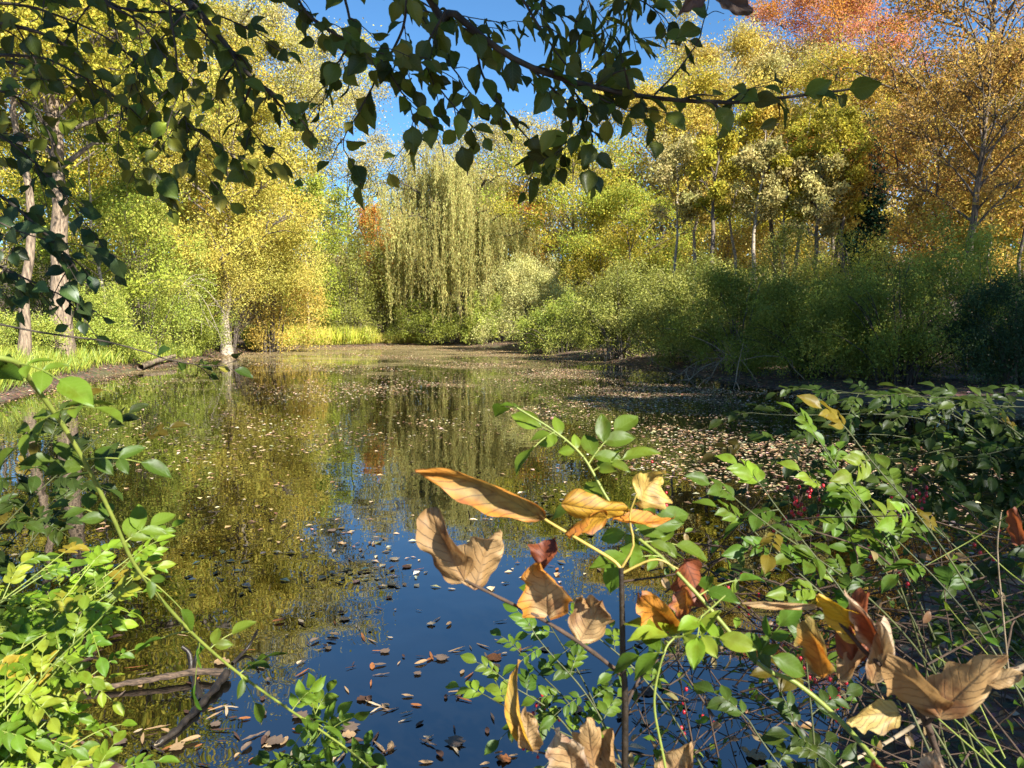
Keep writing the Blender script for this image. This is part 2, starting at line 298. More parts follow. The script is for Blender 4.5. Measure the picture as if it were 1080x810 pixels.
def make_tree(label, x, Y, top, wpx, cb, pal, nl=16000, size=.13, tr=.16, bark=None, name='tree', cat='tree', lean=(0, 0), style='round', group='trees around the pond', sparse=1.0, seed=None, pal2=None, x_is_world=False, cbias=0, limbs=26, twigvis=1.0):
    """x, top, wpx are photo pixels at depth Y; cb = height fraction where the crown starts"""
    seedc[0] += 1; rg = np.random.default_rng(seed or seedc[0])
    if x_is_world: wx = x; h = top; rad = wpx
    else:
        b = P(x, 330, Y); wx = b[0]; h = P(x, top, Y)[2]-H(wx, Y); rad = wpx/2/FPX*Y
    z0 = H(wx, Y)-.05
    root = empty(name, (wx, Y, z0), label, cat, group)
    TB = Tubes(9); TL = Tubes(6); LV = Leaves()
    tt = np.linspace(0, 1, 14)[:, None]
    wob = np.cumsum(rg.normal(0, .012*h, (14, 2)), 0)*.6; wob -= wob[0]
    tp = np.hstack([wob+np.array(lean)*tt*h, tt*h*.94])
    tz = tt[:, 0]; rr = tr*(1-tz*.9)*(1+.4*np.exp(-tz*h/.35))
    TB.add(tp, rr)
    def trunk(t): return np.array([np.interp(t, tz, tp[:, k]) for k in range(3)])
    C = []
    for q in range(limbs):
        t = cb+(0.98-cb)*((q+rg.uniform(0, .8))/limbs); s_ = (t-cb)/(1-cb)
        if style == 'round': prof = math.sqrt(max(.05, 1-(1.7*(s_-.42))**2)) if s_ < 1 else .2
        elif style == 'cone': prof = 1-.93*s_
        elif style == 'tall': prof = .5+.5*math.sin(math.pi*min(1, s_*.9+.15))
        else: prof = 1
        L = rad*prof*rg.uniform(.65, 1.12); az = q*2.4+rg.uniform(-.5, .5)
        el = {'round': .55-.1*s_, 'cone': -.12, 'tall': .9}.get(style, .5)+rg.uniform(-.2, .2)+.5*s_*(style != 'cone')
        hor = L; ver = hor*math.tan(min(el, 1.15))*(.55 if style != 'cone' else 1)
        ver = min(ver, (h*1.02-t*h))if style != 'cone' else ver
        p0 = trunk(t*.93); d = np.array([math.cos(az)*hor, math.sin(az)*hor, ver])
        u = np.linspace(0, 1, 7)[:, None]
        path = p0+d*u+np.array([0, 0, 1])*(u*(1-u))*hor*.25+np.cumsum(rg.normal(0, .03*L, (7, 3)), 0)*u
        TL.add(path, np.maximum(tr*.38*(1-t*.6)*(1-u[:, 0]*.85), .012))
        for k in range(int(5+2*twigvis)):
            f = rg.uniform(.3, 1); b0 = np.array([np.interp(f, u[:, 0], path[:, m]) for m in range(3)])
            d2 = (rvec(rg, 1)[0]*np.array([1, 1, .6])+nrmz(d)*.8+np.array([0, 0, .25 if style != 'cone' else -.1]))*L*rg.uniform(.2, .42)
            u2 = np.linspace(0, 1, 5)[:, None]; p2 = b0+d2*u2+rg.normal(0, .03*L, (5, 3))*u2
            TL.add(p2, np.maximum(.028*tr/.16*(1-u2[:, 0]*.8), .008))
            C.append(p2[2]); C.append(p2[3]); C.append(p2[4])
        C.append(path[5]); C.append(path[6])
    C.append(tp[-1]); C = np.array(C)
    if sparse < 1: C = C[rg.uniform(size=len(C)) < sparse]
    sig = np.array([1, 1, .6])*rad*.075+.07; size = size*1.12; nl = int(nl*1.75)
    if pal2 is not None:
        m = rg.uniform(size=len(C)) < .35; leaves_at(rg, LV, C[m], sig, max(1, nl//len(C)), size, pal2); C = C[~m]
        leaves_at(rg, LV, C, sig, max(1, nl//max(1, len(C)*3//2)), size, pal)
    else: leaves_at(rg, LV, C, sig, max(1, nl//len(C)), size, pal)
    bark = bark or M_BARK
    TB.build('trunk', bark, root); TL.build('limbs', M_BARK if bark in (M_PALE, M_TAN) else bark, root)
    LV.build('crown', M_FAR, root)
    return root
def make_shrub(label, x, Y, top, wpx, pal, nl=14000, size=.1, name='shrub', cat='shrub', group='shrubs on the far bank', asp=.4, yd=None, base_px=None, world=False, droop=.25, mat=None, stems=34, seed=None, zmin=.12):
    seedc[0] += 1; rg = np.random.default_rng(seed or seedc[0])
    if world: wx = x; h = top; rad = wpx
    else:
        b = P(x, 340, Y); wx = b[0]; h = P(x, top, Y)[2]-H(wx, Y); rad = wpx/2/FPX*Y
    yd = yd or rad*.7
    z0 = H(wx, Y)-.03
    root = empty(name, (wx, Y, z0), label, cat, group)
    TB = Tubes(5); LV = Leaves(); C = []
    for q in range(stems):
        az = rg.uniform(0, 2*math.pi); rr = math.sqrt(rg.uniform(.02, 1))
        e = np.array([math.cos(az)*rad*rr, math.sin(az)*yd*rr, h*(1-.55*rr**2.2)*rg.uniform(.72, 1.06)])
        b0 = np.array([e[0]*.25, e[1]*.25, 0])*(.3 if zmin > 1 else 1); u = np.linspace(0, 1, 8)[:, None]
        path = b0*(1-u)+np.array([e[0], e[1], 0])*u**1.4+np.array([0, 0, e[2]])*(u**.75)-np.array([0, 0, droop*h*.3])*(u**4)+b0*0
        path += np.cumsum(rg.normal(0, .012*h, (8, 3)), 0)*u
        TB.add(path, np.maximum(.03*(1-u[:, 0]*.9)*min(h/3, 1.1), .005))
        for f in rg.uniform(.12, 1.0, 6):
            b = np.array([np.interp(f, u[:, 0], path[:, m]) for m in range(3)])
            C.append(b+rg.normal(size=3)*rad*.07)
    nl_ = 15; la = rg.uniform(0, 2*math.pi, nl_)+np.arange(nl_)*2.4; lq = np.sqrt(rg.uniform(.0, .75, nl_)); lr = rg.uniform(.26, .42, nl_)
    lc = np.stack([np.cos(la)*rad*lq, np.sin(la)*yd*lq, h*(np.sqrt(1-(lq*.95)**2)-lr*.55)*np.where(np.arange(nl_) % 3 == 0, rg.uniform(.1, .45, nl_), rg.uniform(.55, 1.12, nl_))], 1)
    sv = rvec(rg, nl_*26); sv[:, 2] = np.abs(sv[:, 2])*1.1-.25; li = np.repeat(np.arange(nl_), 26)
    SHL = lc[li]+sv*np.stack([lr[li]*rad, lr[li]*yd, lr[li]*h*.75], 1)*rg.uniform(.82, 1.1, (nl_*26, 1))
    m = stems; az = rg.uniform(0, 2*math.pi, m); q = np.sqrt(rg.uniform(.1, 1, m)); lump = 1+.22*np.sin(3*az+seedc[0])+.15*np.sin(5*az+2*seedc[0])
    D = np.stack([np.cos(az)*rad*q*lump, np.sin(az)*yd*q*lump, h*np.sqrt(np.clip(1-(q*.93)**2, 0, 1))*rg.uniform(.15, 1.0, m)*(.85+.2*lump)], 1)
    C = np.array(C); C = np.concatenate([C[::2], D, SHL]); C[:, 2] = np.maximum(C[:, 2], zmin*(1+.3*rg.normal(size=len(C)))); size = size*1.1; nl = int(nl*1.6)
    leaves_at(rg, LV, C, np.array([rad*.05, yd*.05, h*.04])+.03, max(1, nl//len(C)), size, pal, asp=asp)
    TB.build('stems', M_BARKD if rg.uniform() < .5 else M_BARK, root); LV.build('foliage', mat or M_SHRUB, root)
    return root
def make_willow(label, x, Y, top, wpx, seed=5):
    rg = np.random.default_rng(seed); b = P(x, 340, Y); wx = b[0]; h = P(x, top, Y)[2]-H(wx, Y); rad = wpx/2/FPX*Y
    root = empty('willow_tree', (wx, Y, H(wx, Y)-.05), label, 'willow tree', 'trees around the pond')
    TB = Tubes(8); TS = Tubes(3); LV = Leaves()
    tt = np.linspace(0, 1, 10)[:, None]
    tp = np.hstack([.5*np.sin(tt*3), .3*np.sin(tt*4), tt*h*.6]); TB.add(tp, .42*(1-.6*tt[:, 0]))
    ends = []
    for q in range(62):
        t = rg.uniform(.3, 1); az = q*2.4; L = rad*rg.uniform(.15, 1.05)
        p0 = np.array([np.interp(t, tt[:, 0], tp[:, k]) for k in range(3)])
        ztop = h*rg.uniform(.62, 1.0)*(1-.25*(L/rad)**2)
        u = np.linspace(0, 1, 9)[:, None]
        pth = p0*(1-u)+np.array([math.cos(az)*L, math.sin(az)*L*.8, 0])*u+np.array([p0[0], p0[1], 0])*u
        pth[:, 2] = (p0[2]+(ztop-p0[2])*np.sin(u[:, 0]*math.pi*.62)/1.0)
        pth += np.cumsum(rg.normal(0, .12, (9, 3)), 0)*u
        TB.add(pth, np.maximum(.12*(1-u[:, 0]*.9), .02))
        # bundles of strands, so that curtains with dark gaps between them form
        for f in rg.uniform(.35, 1, 3):
            bc = np.array([np.interp(f, u[:, 0], pth[:, m]) for m in range(3)])
            Ls = min(bc[2]-1.2, rg.uniform(2.5, 8.5)*(.55+.5*rg.uniform()))
            ends.append((bc, max(Ls, 1.0)))
    for bc, Ls in ends:
        tint = np.exp(rg.normal(0, .12))
        for _ in range(12):
            o = bc+rg.normal(size=3)*np.array([.45, .45, .25]); l = Ls*rg.uniform(.55, 1.1)
            u = np.linspace(0, 1, 7)[:, None]; dx = rg.normal(0, .22, 2)
            st = o+np.hstack([dx[0]*np.sqrt(u), dx[1]*np.sqrt(u), -l*u])
            st[:, :2] += np.cumsum(rg.normal(0, .07, (7, 2)), 0)
            TS.add(st, .008)
            nlv = int(l*20); f = rg.uniform(0, 1, nlv)
            pp = np.stack([np.interp(f, u[:, 0], st[:, m]) for m in range(3)], 1)+rg.normal(0, .06, (nlv, 3))
            a = np.stack([rg.normal(0, .35, nlv), rg.normal(0, .35, nlv), -np.ones(nlv)], 1)
            LV.add(pp, a, rvec(rg, nlv)+np.array([.2, -.4, .2]), .18*rg.uniform(.6, 1.3, nlv), .045, pick(rg, WILL, nlv, .12)*tint)
    TB.build('trunk', M_BARKD, root); TS.build('hanging_twigs', M_YSTEM, root); LV.build('crown', M_FAR, root)
    return root
# ---------------------------------------------------------------- trees
T = make_tree
# left side
T('slim tree with a straight brownish trunk at the left edge of the pond', 22, 21, -160, 330, .55, YG, 15000, .11, .15, M_TAN, limbs=20, seed=101)
T('thick tan trunk flaring at its base on the left bank, beside the slim straight one', 62, 23, -90, 280, .5, GREEN, 12000, .11, .34, M_TAN, limbs=18, seed=102, lean=(.02, 0), pal2=YG)
T('slender sapling pole with lime green leaves behind the left bank', 112, 27, 40, 170, .2, LIME, 14000, .1, .07, M_PALE, limbs=24, seed=103)
T('tree with white trunk mirrored in the water, yellow crown, on the left bank', 238, 36.1, 90, 190, .2, LEMON, 26000, .12, .24, M_PALE, limbs=30, seed=104)
T('tall yellow-green tree behind the left bank, far left of the picture', 45, 36, -70, 270, .2, YG, 30000, .15, .2, seed=105)
T('tall golden tree behind the lime sapling on the left', 150, 44, -50, 240, .2, GOLD, 30000, .16, .22, seed=106, pal2=YG)
T('tall yellow-green tree directly behind the white-trunked one', 235, 50, -10, 230, .15, YG, 30000, .16, .2, seed=107, pal2=PALEG)
T('pale yellow thin tree between the left trees and the gap of sky', 300, 55, -25, 190, .2, PALEG, 28000, .15, .14, seed=108, sparse=.8)
T('lime tree with slender stem near the yellow grass', 325, 47, 175, 90, .15, LIME, 9000, .13, .08, M_PALE, seed=109)
T('dark bare-limbed tree in the gap of sky left of the willow', 368, 60, 165, 130, .35, OLIVE, 4500, .14, .2, M_BARKD, seed=110, sparse=.6)
T('orange maple glimpsed left of the willow', 405, 57, 205, 62, .2, ORNG, 6000, .14, .1, seed=111)
T('small bare tree behind the willow with a few pale leaves', 430, 66, 125, 120, .3, PALEG, 9000, .15, .13, seed=112, sparse=.7)
make_willow('weeping willow trailing long pale curtains over the far shore', 478, 49.5, 140, 175)
T('orange maple directly behind the right side of the willow', 548, 58, 195, 90, .2, ORNG, 9000, .15, .12, seed=113, pal2=GOLD)
T('pale tree top rising behind the willow', 545, 68, 118, 170, .2, PALEG, 18000, .17, .16, seed=114, sparse=.8)
T('leafy yellow-green tree right of the willow', 610, 49, 140, 150, .12, YG, 18000, .14, .16, seed=115, pal2=LIME)
T('tall golden tree right of the blue sky, its round top under the long twig', 690, 56, 72, 180, .15, GOLD, 32000, .16, .2, seed=116, pal2=YG)
T('lime green bushy tree below the tall golden ones', 668, 46, 190, 130, .12, LIME, 15000, .13, .13, seed=117, pal2=YG)
T('tall golden tree with the highest rounded top left of the red one', 762, 60, 18, 180, .18, GOLD, 34000, .17, .22, seed=118, pal2=PALEG)
T('tall thin pale green tree between the golden and the red tops', 822, 58, 45, 120, .25, PALEG, 22000, .16, .16, style='tall', seed=119)
T('tallest tree, its red-pink top standing against the blue sky', 888, 62, -50, 180, .4, PINK, 28000, .17, .22, style='round', seed=120, pal2=ORNG)
T('tall yellow tree in front of the red-topped tree', 865, 50, 50, 160, .25, YG, 27000, .15, .16, seed=121, pal2=GOLD)
T('dark blue-green spruce between the yellow and rust-coloured trees', 912, 37, 110, 66, .1, CON, 22000, .13, .16, M_BARKD, name='spruce_tree', cat='spruce tree', style='cone', limbs=60, seed=122)
T('big rust-coloured tree with bare twigs at the right', 1020, 31, -120, 300, .2, RUST, 22000, .12, .26, M_BARK, seed=123, limbs=40, pal2=ORNG)
T('golden and rust tree behind the big bare-twigged one', 975, 40, 60, 170, .2, GOLD, 24000, .13, .16, seed=124, pal2=RUST)
T('golden-leaved tree spreading low at the right under the rust-coloured one', 1000, 27, 195, 105, .3, GOLD, 6000, .11, .1, seed=125, pal2=RUST)
T('golden tree at the right edge of the picture', 1095, 29, 20, 170, .2, GOLD, 15000, .12, .14, seed=126, pal2=GREEN)
thin = [(708, 34, 130, 60), (733, 35, 120, 60), (752, 32, 110, 50), (776, 34, 90, 60), (797, 31, 120, 45), (812, 33, 70, 60), (826, 31, 130, 45), (842, 32, 100, 50), (858, 30, 150, 50), (880, 31, 140, 50), (893, 30, 85, 60)]
desc = ['thin grey stem leftmost in the row right of the lime bushy tree', 'thin grey tree second from the left in the row of bare stems', 'thin pale stem third from the left among the bare stems', 'thin forked tree left of the white gap of sky', 'thin pale stem in the white gap of sky', 'thin tall stem right of the white gap of sky', 'short thin stem sixth from the right of the row of stems', 'thin stem below the pale green tree top', 'thin brown stem fourth from the right in the row', 'thin dark stem left of the spruce', 'thin dark trunk standing closest to the spruce']
for k, (x, yy, tp_, ww) in enumerate(thin):
    T(desc[k], x, yy, tp_, ww, .6, [PALEG, GOLD, YG, YG][k % 4], 3200, .13, (.10+.03*(k % 3)) if k < 9 else .14, [M_PALE, M_PALE, M_BARK][k % 3 if k < 9 else 2], name='thin_tree', seed=200+k, sparse=.6, limbs=12, style='tall', group='thin bare stems right of centre')
for k, (x, yy, tp_, ww, d_) in enumerate([(1018, 24, 20, 120, 'pale grey trunk rising through the rust leaves at the right'), (1045, 26, 40, 90, 'thin pale trunk right of the pale grey one near the right edge'), (985, 28, 60, 80, 'thin trunk left of the pale grey one among rust leaves'), (1068, 25, 0, 100, 'thin bare tree nearest the right edge')]):
    T(d_, x, yy, tp_, ww, .45, RUST, 3500, .1, [.17, .07, .07, .08][k], [M_TAN, M_PALE, M_BARK, M_BARK][k], name='thin_tree', seed=350+k, limbs=22, style='tall', group='thin trees at the right')
# trees beyond the right edge of the frame, whose shade falls on the right bank
SHT = [(10.8, -5.1, 10.5, 2.7, 'nearest the camera'), (15.8, 1.5, 15, 2.2, 'beside the inlet'), (16.9, 2.4, 14, 2.2, 'left of centre in the row'), (18.8, 4.2, 18, 3.0, 'just beyond the inlet'), (20.8, 6.0, 20, 3.3, 'furthest along the bank'), (24, 8.5, 20, 3.6, 'set back from the bank')]
for x, yy, h, r, dsc in SHT:
    T('tall green shade tree past the right edge, '+dsc, x, yy, h, r, .4 if h > 12 else .25, GREEN, 11000, .2, .22, x_is_world=True, seed=int(300+x*3), group='shade trees right of the frame', pal2=RUST)
# a far-off wood that reads as one mass
rg = np.random.default_rng(77); LV = Leaves(); TB = Tubes(5); C = []; cpal = []
for k in range(200):
    px = rg.uniform(-200, 1250); Yd = rg.uniform(66, 105)
    topy = np.interp(px, [-200, 0, 300, 345, 430, 520, 640, 800, 950, 1250], [40, 60, 120, 225, 195, 140, 130, 120, 110, 50])+rg.uniform(0, 70)
    b = P(px, 330, Yd); z0 = H(b[0], Yd); h = max(4, P(px, topy, Yd)[2]-z0)
    TB.add(np.array([[b[0], Yd, z0-.2], [b[0]+rg.normal(0, .3), Yd, z0+h*.5], [b[0]+rg.normal(0, .4), Yd, z0+h*.95]]), [.2, .13, .03])
    nc = 22; u = rg.uniform(.1, 1, nc); rr = h*.22*np.sqrt(1-(u-.5)**2*2.2)
    cc = np.stack([b[0]+rg.normal(0, 1, nc)*rr, Yd+rg.normal(0, 1, nc)*rr, z0+u*h*.95], 1)
    leaves_at(rg, LV, cc, np.array([.9, .9, .7]), 44, .36, [YG, GOLD, OLIVE, PALEG, RUST][k % 5])
wood = LV.build('distant_woods', M_FAR, None); tag(wood, 'far-off wood of mixed yellow and olive crowns behind the pond trees', 'woods', kind='stuff')
TB.build('distant_trunks', M_BARK, wood)
# ---------------------------------------------------------------- shrubs
S = make_shrub
S('low green bush under the slim straight trunk at the left edge', 15, 22, 325, 120, LIME, 9000, .07, group='shrubs on the left bank', seed=401)
S('green bush leaning over the mud on the left bank', 100, 25, 300, 120, LIME, 11000, .075, group='shrubs on the left bank', seed=402)
S('tall green shrub left of the drooping bare twigs', 150, 28.5, 190, 130, LIME, 17000, .09, group='shrubs on the left bank', seed=403)
S('dark green shrub behind the drooping bare twigs', 200, 32.8, 285, 90, GREEN, 9000, .09, group='shrubs on the left bank', seed=404)
S('big yellow bush hanging around the white trunk', 222, 39, 165, 150, YG, 20000, .1, group='shrubs on the left bank', seed=405)
S('rounded lemon-yellow bush hanging low over the foot of the white trunk', 240, 37.2, 178, 190, LEMON, 30000, .09, group='shrubs on the left bank', seed=430, zmin=3.1, stems=40, yd=3.9)
S('golden bush right of the white trunk', 285, 39, 205, 110, GOLD, 16000, .11, group='shrubs on the left bank', seed=406)
S('olive round shrub behind the yellow grass', 372, 49.5, 222, 110, OLIVE, 16000, .12, seed=407)
S('small dark shrub right of the yellow grass', 410, 51.5, 285, 60, GREEN, 7000, .11, seed=408)
S('dark undergrowth at the foot of the willow', 470, 50, 308, 110, GREEN, 12000, .11, seed=409)
S('low yellow-green bush right of the willow foot', 512, 47.5, 305, 50, LIME, 7000, .11, seed=410)
S('grey-green bush right of the willow curtains', 568, 40, 268, 120, WILL, 16000, .11, seed=411)
S('green bush at the waterline right of the willow', 592, 36, 306, 100, LIME, 11000, .1, seed=412)
S('yellow-green shrub behind the grey-green bushes', 640, 45, 235, 110, YG, 14000, .11, seed=413)
S('wide grey-green shrub overhanging the water in the middle of the right bank', 656, 30, 276, 150, OLIVE, 19000, .095, seed=414)
S('grey-green shrub left of the dark right-hand thicket', 722, 25.8, 268, 150, OLIVE, 19000, .09, seed=415)
S('green rounded shrub at the waterline above the tangle of roots', 780, 22, 278, 150, GREEN, 19000, .08, seed=416)
S('olive-brown shrub behind the rounded green one', 830, 28, 235, 130, OLIVE, 12000, .09, seed=417)
S('dark green thicket in the shade right of the roots', 858, 18.8, 284, 170, GREEN, 19000, .07, seed=418)
S('dark shrub with yellow-green top behind the shaded thicket', 905, 23, 245, 150, YG, 13000, .08, seed=419)
S('broad shaded green shrub at the right bank', 950, 16.6, 268, 190, GREEN, 21000, .065, seed=420)
S('green shrub near the right edge under golden leaves', 1040, 19.5, 225, 190, LIME, 17000, .075, seed=421)
S('dark shrub at the right edge above the leaf litter', 1075, 15.8, 285, 170, DARKG, 16000, .065, seed=422)
S('dark green undergrowth behind the willow and maples', 560, 56, 255, 120, GREEN, 9000, .14, seed=423)
S('olive undergrowth behind the row of thin stems', 760, 50, 225, 150, OLIVE, 10000, .13, seed=424)
S('dark undergrowth under the lime sapling on the left', 60, 31, 225, 150, GREEN, 12000, .1, group='shrubs on the left bank', seed=425)
S('olive undergrowth between the yellow bush and the sky gap', 325, 53, 260, 90, LIME, 9000, .13, seed=426)
# ---------------------------------------------------------------- grass on the far shore (nobody could count it)
def blades(name, n, fn, hgt_, pal, seed, width=.02, label=None, mat=None):
    rg = np.random.default_rng(seed); pos = fn(rg, n); k = len(pos)
    a = np.stack([rg.normal(0, .35, k), rg.normal(0, .35, k), np.ones(k)], 1)
    LV = Leaves(); LV.add(pos, a, rvec(rg, k)+np.array([0, -1, 0]), hgt_*rg.uniform(.5, 1.3, k), width, pick(rg, pal, k, .15))
    o = LV.build(name, mat or M_SHRUB, None); tag(o, label, 'grass', kind='stuff'); return o
def strip(x0, x1, y0f, depth):
    def fn(rg, n):
        px = rg.uniform(x0, x1, n); out = []
        for q in px:
            sy = np.interp(q, [p[0] for p in shore_px], [p[1] for p in shore_px]); g = G(q, sy)
            g = g*(1+rg.uniform(y0f, depth)/g[1]); out.append((g[0], g[1]))
        out = np.array(out); z = hgt(out[:, 0], out[:, 1]); return np.column_stack([out, z])
    return fn
blades('shore_grass', 16000, strip(262, 395, .8, 8.5), 1.05, [(.46, .50, .05), (.38, .44, .05), (.56, .5, .09)], 501, .045, 'bright yellow-green grass on the sunny far shore')
blades('shore_grass', 5000, strip(380, 445, 1.2, 3.5), .6, [(.46, .46, .07), (.5, .42, .10)], 502, .045, 'patch of yellow grass at the foot of the willow')
blades('bank_grass', 7000, strip(-60, 215, .6, 5), .5, [(.22, .30, .04), (.34, .38, .05)], 503, .025, 'rough green grass along the left bank')
# ---------------------------------------------------------------- leaf litter on banks
def scatter_flat(name, pts, size, pal, seed, label, cat='leaves', z=None, tmpl=T_RHOMB, mat=None, tilt=.25, asp=(.35, .8), kind='stuff'):
    rg = np.random.default_rng(seed); k = len(pts)
    zz = hgt(pts[:, 0], pts[:, 1])+.012 if z is None else np.full(k, z)
    an = rg.uniform(0, 2*math.pi, k); a = np.stack([np.cos(an), np.sin(an), rg.normal(0, tilt*.3, k)], 1)
    nn = np.stack([rg.normal(0, tilt, k), rg.normal(0, tilt, k), np.ones(k)], 1)
    L = size*rg.uniform(.6, 1.35, k)
    LV = Leaves(); LV.add(np.column_stack([pts, zz]), a, nn, L, L*rg.uniform(*asp, k), pick(rg, pal, k, .3))
    return tag(LV.build(name, mat or M_FLOAT, None, tmpl), label, cat, kind=kind)
DRYP = [(.36, .22, .12), (.45, .3, .17), (.3, .15, .08), (.5, .38, .24), (.2, .12, .08)]
rg = np.random.default_rng(31)
pp = rg.uniform([-22, -2], [24, 60], (90000, 2)); dd = sdist(pp[:, 0], pp[:, 1]); pp = pp[(dd > .02) & (dd < 2.8)]
scatter_flat('fallen_leaves', pp[:34000], .085, DRYP, 32, 'brown leaf litter covering the mud along the banks')
# ---------------------------------------------------------------- floating leaves
FLP = [(.50, .37, .21), (.40, .27, .14), (.55, .44, .29), (.28, .18, .09), (.36, .29, .17), (.2, .13, .08)]
rg = np.random.default_rng(41)
cand = rg.uniform([-16, 4.6], [14, 49], (300000, 2)); dd = sdist(cand[:, 0], cand[:, 1])
X_, Y_ = cand[:, 0], cand[:, 1]
pxx = 540+FPX*X_/Y_
nzv = np.sin(.9*X_+.35*Y_+2*np.sin(.21*Y_))+np.sin(.31*X_-.8*Y_+1.7*np.sin(.5*X_))+.6*np.sin(2.3*X_+1.9*Y_)
dens = np.clip(.06+.22*nzv, .01, 1)*np.interp(pxx, [0, 250, 430, 620, 1000], [.12, .16, .4, 1, 1.1])*np.interp(Y_, [4.6, 8, 14, 49], [.5, .6, 1, 1.3])
dens += .9*np.exp(-np.maximum(-dd, 0)/1.0)*np.clip((Y_-30)/10, .12, 1)
keep = (dd < -.03) & (rg.uniform(size=len(cand)) < dens*2.6)
fp = cand[keep]; print('far floating leaves', len(fp))
scatter_flat('floating_leaf_drift', fp, .065, FLP, 42, 'drifts of pale fallen leaves floating across the middle of the pond', z=.006, tilt=.12, asp=(.3, .7))
rg = np.random.default_rng(43); c2 = rg.uniform([-14, 8], [14, 48], (420000, 2)); d2 = sdist(c2[:, 0], c2[:, 1]); px2 = 540+FPX*c2[:, 0]/c2[:, 1]
n2 = np.sin(.7*c2[:, 0]+.5*c2[:, 1]+2*np.sin(.27*c2[:, 1]))+np.sin(.4*c2[:, 0]-.9*c2[:, 1]+1.7*np.sin(.6*c2[:, 0]))
k2 = (d2 < -.02) & (rg.uniform(size=len(c2)) < np.clip(.16+.13*n2, .01, 1)*np.interp(px2, [100, 380, 560, 1000], [.1, .35, 1, 1.3])*np.interp(c2[:, 1], [8, 14, 48], [.4, 1, 2.2]))
scatter_flat('floating_debris', c2[k2], .04, [(.30, .24, .12), (.24, .19, .09), (.36, .28, .16), (.17, .13, .07)], 44, 'film of fine brown debris on the far and right-hand water', z=.0045, tilt=.06, asp=(.4, .9))
# the near ones, each a thing of its own
def ell(n, asp, curl, seed, lobed=False):
    rg = np.random.default_rng(seed); nx = 5; V = []; F = []
    for j in range(n):
        y = j/(n-1); wdt = math.sin(math.pi*min(1, y*.97+.02))**.75*asp*(1+(.28*math.sin(5.5*math.pi*y) if lobed else 0))
        for i in range(nx):
            x = (i/(nx-1)-.5)*wdt
            V.append([x+curl*.15*math.sin(3*y+seed), y-.5, curl*(abs(x)*1.2+.45*(y-.5)**2)+.25*curl*x*math.sin(5*y+seed)+rg.normal(0, .018)])
    for j in range(n-1):
        for i in range(nx-1):
            a = j*nx+i; F.append([a, a+1, a+nx+1, a+nx])
    return np.array(V), np.array(F)
kinds = [('narrow willow', .14, .12, False), ('oval', .40, .12, False), ('curled', .45, .75, False), ('lobed', .95, .18, True), ('small pointed', .5, .08, False)]
colsN = [('tan', (.34, .23, .12)), ('dark brown', (.08, .045, .03)), ('rusty', (.30, .12, .04)), ('pale straw', (.44, .35, .22)), ('grey-brown', (.15, .11, .08))]
protoM = {}
for ki, (kn, asp, cu, lo) in enumerate(kinds):
    for ci, (cn, cc) in enumerate(colsN):
        V, F = ell(9, asp, cu, 10*ki+ci, lo)
        C = np.ones((len(V), 4)); C[:, :3] = cc
        o = raw_mesh('floating_leaf', V, F, 4, M_FLOAT, None, True, {'Col': ('FLOAT_COLOR', C), 'luv': ('FLOAT_VECTOR', np.column_stack([V[:, 0]/max(asp, .1), V[:, 1]+.5, V[:, 2]*0]))})
        protoM[(ki, ci)] = o.data; bpy.data.objects.remove(o)
rg = np.random.default_rng(51)
spots = []
clus = [(400, 690), (395, 590), (500, 688), (480, 735), (430, 740), (370, 770), (330, 700), (300, 770), (260, 780), (200, 790), (235, 740), (470, 785), (540, 750), (600, 745), (680, 740), (740, 745), (560, 690), (350, 665), (215, 620), (120, 700), (160, 780), (720, 790), (420, 655), (450, 800), (380, 790), (330, 800)]
while len(spots) < 298:
    if rg.uniform() < .62: c = clus[rg.integers(len(clus))]; x, y = c[0]+rg.normal(0, 26), c[1]+rg.normal(0, 14)
    else: x, y = rg.uniform(90, 830), 560+250*rg.uniform()**.7
    if y > 808 or x < 60 or x > 860: continue
    g = G(x, y)
    if sdist(np.array([g[0]]), np.array([g[1]]))[0] < -.02: spots.append((x, y, g))
def zone(x, y):
    v = 'bottom edge' if y > 770 else 'blue reflection of the sky' if (y > 610 and 300 < x < 620) else 'reflected trees' if y < 620 else 'dark branches'
    return {'bottom edge': ('at the bottom edge, ' + ('far left' if x < 200 else 'left' if x < 330 else 'left of centre' if x < 440 else 'centre' if x < 600 else 'right')),
            'blue reflection of the sky': 'on the blue reflection, ' + ('upper' if y < 690 else 'lower') + (' left' if x < 410 else ' middle' if x < 510 else ' right'),
            'reflected trees': 'on the reflected trees, ' + ('left' if x < 330 else 'centre' if x < 560 else 'right'),
            'dark branches': ('beside the sunken branch' if x < 200 else 'right of the sunken branch' if x < 330 else 'under the dry-leaved sapling')}[v]
used = set()
for k, (x, y, g) in enumerate(spots):
    for _ in range(400):
        ki = int(rg.choice(5, p=[.46, .16, .14, .14, .10])); ci = int(rg.choice(5, p=[.28, .2, .14, .2, .18])); sf = rg.uniform(.5, 1.2); an = rg.uniform(0, math.pi)
        ori = 'lying crosswise' if an < .6 or an > 2.54 else 'pointing away' if 1.1 < an < 2.04 else 'lying slantwise'
        lb = '%s%s %s leaf %s %s' % ('small ' if sf < .75 and ki != 4 else 'large ' if sf > 1.0 else '', colsN[ci][0], kinds[ki][0], ori, zone(x, y))
        if lb not in used: break
    used.add(lb)
    o = bpy.data.objects.new('floating_leaf', protoM[(ki, ci)]); col.objects.link(o)
    sz = [.085, .055, .065, .07, .035][ki]*sf
    o.location = (g[0], g[1], .005+rg.uniform(0, .003)); o.scale = (sz, sz, sz*.6); o.rotation_euler = (rg.normal(0, .05), rg.normal(0, .05), an-math.pi/2+(math.pi if rg.uniform() < .5 else 0))
    tag(o, lb, 'floating leaf', 'leaves floating near the camera')
